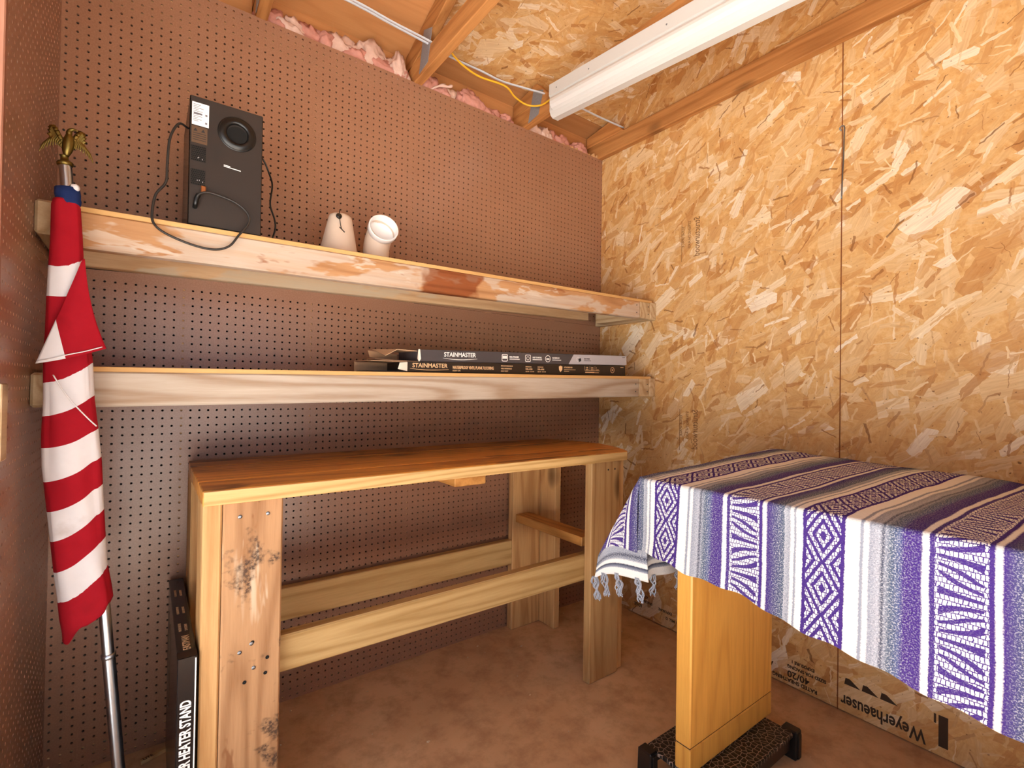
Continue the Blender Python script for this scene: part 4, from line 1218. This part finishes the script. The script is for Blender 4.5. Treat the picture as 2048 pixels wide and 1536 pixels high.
def nz(p, s, seed=0.0):
    return mnoise.noise(Vector((p[0] * s + seed, p[1] * s - seed, 3.7 + seed)))
def blanket():
    t = thing('striped_blanket', 'purple, white and grey striped woven blanket draped over the table', 'blanket', (1.85, -1.7, TZ))
    # --- flat on the top and hanging along the near side, one grid: v < 0 hangs, v > 0 lies on the table
    S = np.concatenate([np.linspace(0.985, 2.05, 330), np.linspace(2.06, 2.42, 40)])
    def vhem(s):
        return 0.232 + 0.150 * max(0, s - 1.10) ** 1.15 + 0.004 * math.sin(23 * s) + 0.003 * math.sin(61 * s)
    VT = np.linspace(0, TX1 - TX0 + 0.02, 120)
    VD = np.linspace(-1, 0, 91)[:-1]
    nv = len(VT) + len(VD)
    P = np.zeros((len(S), nv, 3))
    UVc = np.zeros((len(S), nv, 2))
    rr = 0.012
    def top_z(s, v):
        far = min(1.0, max(0.0, v / 0.8))
        bk = max(0.0, 1 - (s - 0.985) / 0.75)
        w = 0.030 * far * bk ** 0.7 + 0.004 * far
        w += 0.006 * nz((s, v), 3.2, 1.0) + 0.004 * nz((s, v), 8.0, 4.0)
        w *= min(1.0, v / 0.06)
        return TZ + max(-0.004, w)
    for i, s in enumerate(S):
        h = vhem(s)
        for j, vd in enumerate(VD):
            d = -vd * h
            x = TX0 - 0.010
            rip = 0.007 * math.sin(17 * s + 0.6) * (d / h) + 0.005 * nz((s, d), 7.0, 9.0) * (d / h)
            if d < rr * 1.57:
                a = d / rr
                P[i, j] = (TX0 + 0.002 - rr * math.sin(a), -s, TZ - rr + rr * math.cos(a))
            else:
                P[i, j] = (x - rip - 0.010 * (d / h) ** 2, -s, TZ - rr - (d - rr * 1.57))
            UVc[i, j] = (s, d)
        for j, v in enumerate(VT):
            vv = v
            P[i, len(VD) + j] = (TX0 + 0.002 + vv * (TX1 - TX0 - 0.004) / VT[-1], -s, top_z(s, vv))
            sk = 0.02 * math.sin(v * 5.0)
            UVc[i, len(VD) + j] = (s - 0.05 * v * v, -v)
    o = grid_surf('blanket_cloth', P, 'serape', t, False, True, UVc)
    thicken(o, 0.004, -1.0)
    # --- the corner and end that hang over the table end
    E, ne, nn = 0.335, 60, 60
    C = np.array((TX0 - 0.002, TY0, TZ - 0.002))
    h0 = vhem(0.985)
    Pc = np.zeros((ne, nn, 3)); Uc = np.zeros((ne, nn, 2))
    for a in range(ne):
        e = E * a / (ne - 1)
        for b in range(nn):
            v = h0 * b / (nn - 1)
            rho = math.hypot(e, v)
            ph = math.atan2(e, v) if rho > 1e-9 else 0.0
            s2 = math.sin(2 * ph)
            out_y = 0.52 * max(0.0, s2) ** 0.8
            out_x = -0.10 * s2 + 0.16 * (ph / (math.pi / 2)) ** 2
            d = np.array((out_x, out_y, -1.0))
            d /= np.linalg.norm(d)
            p = C + rho * d + np.array((-0.010 * min(1, rho / 0.05) * (1 - ph / 1.57), 0, 0))
            p[0] -= 0.006 * math.sin(ph * 6 + rho * 14) * rho / 0.3
            Pc[a, b] = p
            Uc[a, b] = (0.985 - e, v)
    o = grid_surf('blanket_corner', Pc, 'serape', t, False, True, Uc)
    thicken(o, 0.004, 0.0)
    ve = np.linspace(0, TX1 - TX0 - 0.01, 60)
    Pe = np.zeros((40, 60, 3)); Ue = np.zeros((40, 60, 2))
    for a in range(40):
        e = E * a / 39
        for b, v in enumerate(ve):
            z = top_z(0.985, v)
            k = min(1, v / 0.15)
            tilt = 0.16 * (1 - k)
            Pe[a, b] = (TX0 - 0.002 + v + tilt * e * 0.9, TY0 + 0.012 * min(1, e / 0.02) + 0.012 * math.sin(v * 26) * e / E, z - e)
            Ue[a, b] = (0.985 - e, -v)
    o = grid_surf('blanket_end', Pe, 'serape', t, False, True, Ue)
    thicken(o, 0.004, 0.0)
    # --- knotted fringe along the end hem
    def fringe(p, n, ln, lean):
        vsf, fsf = [], []
        for k in range(n):
            q = Vector(p) + Vector(((k % 3 - 1) * 0.005, (k // 3 - 1) * 0.005, 0))
            pts = [q + Vector((0, 0, 0.006))]
            wob = random.random() * 6
            for m in range(1, 8):
                f = m / 7
                pts.append(q + Vector((lean[0] * f + 0.005 * math.sin(wob + f * 9), lean[1] * f + 0.005 * math.cos(wob * 1.3 + f * 8), -ln * f * (0.8 + 0.2 * ((k * 37) % 10) / 10))))
            v_, f_ = tube_data(catmull(pts, 3), 0.0022, 5)
            b0 = len(vsf)
            vsf += v_
            fsf += [tuple(b0 + x for x in ff) for ff in f_]
        raw('tassel', vsf, fsf, 'fringe_yarn', t, True)
    for b in (nn - 2, nn - 18, nn - 36, nn - 54):
        p = Pc[ne - 1, b]
        fringe(p, 9, 0.075, (0.008, -0.008))
    for k in range(5, 60, 9):
        fringe(Pe[39, k], 6, 0.07, (0.004, 0.004))
plain('fringe_yarn', '#a9adba', 0.95, spec=0.05, var=0.45, nscale=300)
blanket()

# ------------------------------------------------------------------ light fixture and cables
def fixture():
    t = thing('strip_light', 'long white strip light fixed along a roof truss', 'light fixture', (1.70, -0.88, 2.44))
    x = 1.664
    def zt(y):
        return 2.552 + 0.105 * (y + 0.275)
    y0, y1 = -0.275, -1.50
    pan = [(0.0, 0.0), (-0.001, -0.052), (0.004, -0.056), (0.004, -0.118), (0.010, -0.136), (0.022, -0.146), (0.054, -0.146), (0.054, 0.0)]
    lens = [(0.003, -0.066), (-0.010, -0.070), (-0.016, -0.080), (-0.018, -0.092), (-0.015, -0.106), (-0.006, -0.117), (0.006, -0.124), (0.018, -0.124), (0.018, -0.066)]
    def sweep(name, prof, ya, yb, mat):
        vs, fs = [], []
        n = len(prof)
        for y in (ya, yb):
            for px, pz in prof:
                vs.append((x + px, y, zt(y) + pz))
        for i in range(n):
            fs.append((i, (i + 1) % n, n + (i + 1) % n, n + i))
        fs += [tuple(range(n)), tuple(range(n, 2 * n))]
        o = raw(name, vs, fs, mat, t)
        return o
    sweep('housing', pan, y0, y1, 'white_enamel')
    sweep('lens', lens, y0 - 0.020, y1 + 0.02, 'lens_plastic')
    sweep('end_cap', [(p[0] * 1.02 - 0.0008, p[1] * 1.004) for p in pan], y0 + 0.004, y0 + 0.0005, 'white_enamel')
    for y in (-0.32, -0.52, -0.9):
        lathe('screw', [(0.0004, 0.001), (0.003, 0.0012), (0.0034, 0)], 'wire_steel', t, (x - 0.0008, y, zt(y) - 0.03), (-1, 0, 0), 8)
fixture()
wc = tube('white_cable', [(0.40, -0.150, 2.588), (0.80, -0.143, 2.594), (0.96, -0.136, 2.590), (1.145, -0.128, 2.5865), (1.258, -0.102, 2.596), (1.398, -0.103, 2.598), (1.51, -0.105, 2.594), (1.629, -0.132, 2.592), (1.745, -0.165, 2.5875), (1.916, -0.174, 2.594), (2.093, -0.178, 2.592), (2.262, -0.19, 2.5885)], 0.0065, 'cable_white', None, 8, flat=((0, 0, 1), 0.55))
tag(wc, 'white electrical cable running across the tops of the roof trusses', 'cable')
wc2 = tube('white_cable', [(0.42, -0.166, 2.586), (0.80, -0.160, 2.592), (0.96, -0.152, 2.588), (1.135, -0.146, 2.5865), (1.25, -0.118, 2.592)], 0.006, 'cable_white', None, 8, flat=((0, 0, 1), 0.55))
tag(wc2, 'shorter white cable beside the long one, above the left part of the pegboard', 'cable')
yc = tube('yellow_cable', [(1.20, -0.160, 2.590), (1.245, -0.140, 2.577), (1.304, -0.129, 2.562), (1.393, -0.115, 2.560), (1.517, -0.130, 2.560), (1.590, -0.110, 2.545), (1.660, -0.115, 2.530), (1.700, -0.165, 2.520), (1.706, -0.225, 2.520), (1.700, -0.277, 2.515)], 0.0042, 'cable_yellow', None, 8)
tag(yc, 'yellow electrical cable drooping to the end of the white light fixture', 'cable')

# ------------------------------------------------------------------ insulation poking out above the pegboard
def insulation(x0, x1, n, label, seed, pale=0.2, big=1.0):
    r = random.Random(seed)
    t = thing('insulation', label, 'insulation', ((x0 + x1) / 2, 0.04, 2.48), 'tufts of pink insulation on top of the wall')
    for k in range(n):
        f = (k + 0.5 * r.random()) / n
        x = x0 + (x1 - x0) * f
        bm = bmesh.new()
        bmesh.ops.create_icosphere(bm, subdivisions=4, radius=1.0)
        sx, sy, sz = 0.034 + 0.030 * r.random(), 0.026 + 0.012 * r.random(), 0.024 + 0.034 * r.random()
        c = Vector((x, 0.030 + 0.02 * r.random(), 2.497 + 0.022 * r.random()))
        sx, sz = sx * big, sz * big
        sd = r.random() * 50
        for v in bm.verts:
            p = v.co.copy()
            n1 = mnoise.noise(p * 1.5 + Vector((sd, 0, 0)))
            n2 = mnoise.noise(p * 4.5 + Vector((0, sd, 0)))
            n3 = mnoise.noise(p * 13 + Vector((0, 0, sd)))
            s = 1 + 0.42 * n1 + 0.26 * n2 + 0.10 * n3
            v.co = Vector((p.x * sx * s, p.y * sy * s, p.z * sz * s)) + c
        me = bpy.data.meshes.new('tuft')
        bm.to_mesh(me)
        bm.free()
        link('tuft', me, 'insulation_pale' if r.random() < pale else 'insulation', t, True)
    return t
insulation(0.57, 1.115, 9, 'lumpy pink insulation between the first two roof trusses', 3, 0.25, 1.4)
ins2 = insulation(1.185, 1.68, 8, 'ragged pink insulation between the second truss and the light fixture truss', 5, 0.3, 1.15)
insulation(1.80, 2.20, 6, 'pale pink insulation near the strand board corner', 8, 0.6)
tube('wisp', [(1.215, 0.02, 2.50), (1.235, 0.01, 2.515), (1.262, 0.0, 2.528), (1.292, -0.004, 2.532), (1.315, -0.004, 2.545)], [0.006, 0.005, 0.005, 0.005, 0.005, 0.005, 0.005, 0.005, 0.004, 0.004, 0.005, 0.006, 0.007, 0.008, 0.007, 0.006, 0.006, 0.005, 0.005, 0.006, 0.007, 0.008, 0.007, 0.006, 0.003], 'insulation_pale', ins2, 8)

sp = thing('wood_splinters', 'torn pale wood splinters on the pegboard top by the right corner', 'splinters', (2.15, 0.0, 2.49))
for k in range(9):
    x = 1.98 + k * 0.033
    hgt = 0.008 + 0.016 * random.random() + (0.014 if k > 6 else 0)
    raw('splinter', [(x, 0.001, 2.486), (x + 0.034, 0.001, 2.486), (x + 0.030, 0.004, 2.490 + hgt), (x + 0.006, 0.004, 2.489 + hgt * 0.5), (x, 0.006, 2.486), (x + 0.034, 0.006, 2.486)], [(0, 1, 2, 3), (4, 5, 2, 3), (0, 4, 3), (1, 5, 2)], 'splinter', sp)

# ------------------------------------------------------------------ small things
hk = tube('wire_hook', [(W - 0.002, -1.2165, 2.158), (W - 0.007, -1.212, 2.166), (W - 0.010, -1.220, 2.172), (W - 0.008, -1.228, 2.166), (W - 0.005, -1.226, 2.13), (W - 0.003, -1.224, 2.05), (W - 0.003, -1.221, 1.98), (W - 0.003, -1.219, 1.90)], 0.0022, 'wire_steel', None, 6)
tag(hk, 'thin grey wire hanging from a nail at the strand board seam', 'wire')
lb = thing('wood_offcut', 'thin pale strip printed LITE on the floor in the dark corner', 'wood strip', (0.27, -0.06, 0))
hexa('strip', [(0.226, -0.066, 0.0005), (0.330, -0.030, 0.0005), (0.334, -0.042, 0.0005), (0.230, -0.080, 0.0005), (0.226, -0.066, 0.012), (0.330, -0.030, 0.012), (0.334, -0.042, 0.012), (0.230, -0.080, 0.012)], 'pine_x', lb, 0.001)
text('lettering', 'LITE', 0.016, (0.236, -0.0795, 0.0126), (0.94, 0.34, 0), (-0.34, 0.94, 0), 'ink_osb', lb, 0.9)
cv, cf = [], []
for k in range(60):
    x, y = random.uniform(0.55, 2.25), random.uniform(-1.5, -0.05)
    r = random.uniform(0.0015, 0.004)
    b = len(cv)
    a = random.random() * 3
    for z in (0.0003, r * 0.8):
        for q in range(4):
            cv.append((x + r * math.cos(a + q * 1.57) * (1.6 if q % 2 else 0.8), y + r * math.sin(a + q * 1.57), z))
    cf += [tuple(b + i for i in f) for f in HEXF]
cr = raw('wood_crumbs', cv, cf, 'crumb')
tag(cr, 'pale wood crumbs scattered over the concrete floor', 'crumbs', kind='stuff')
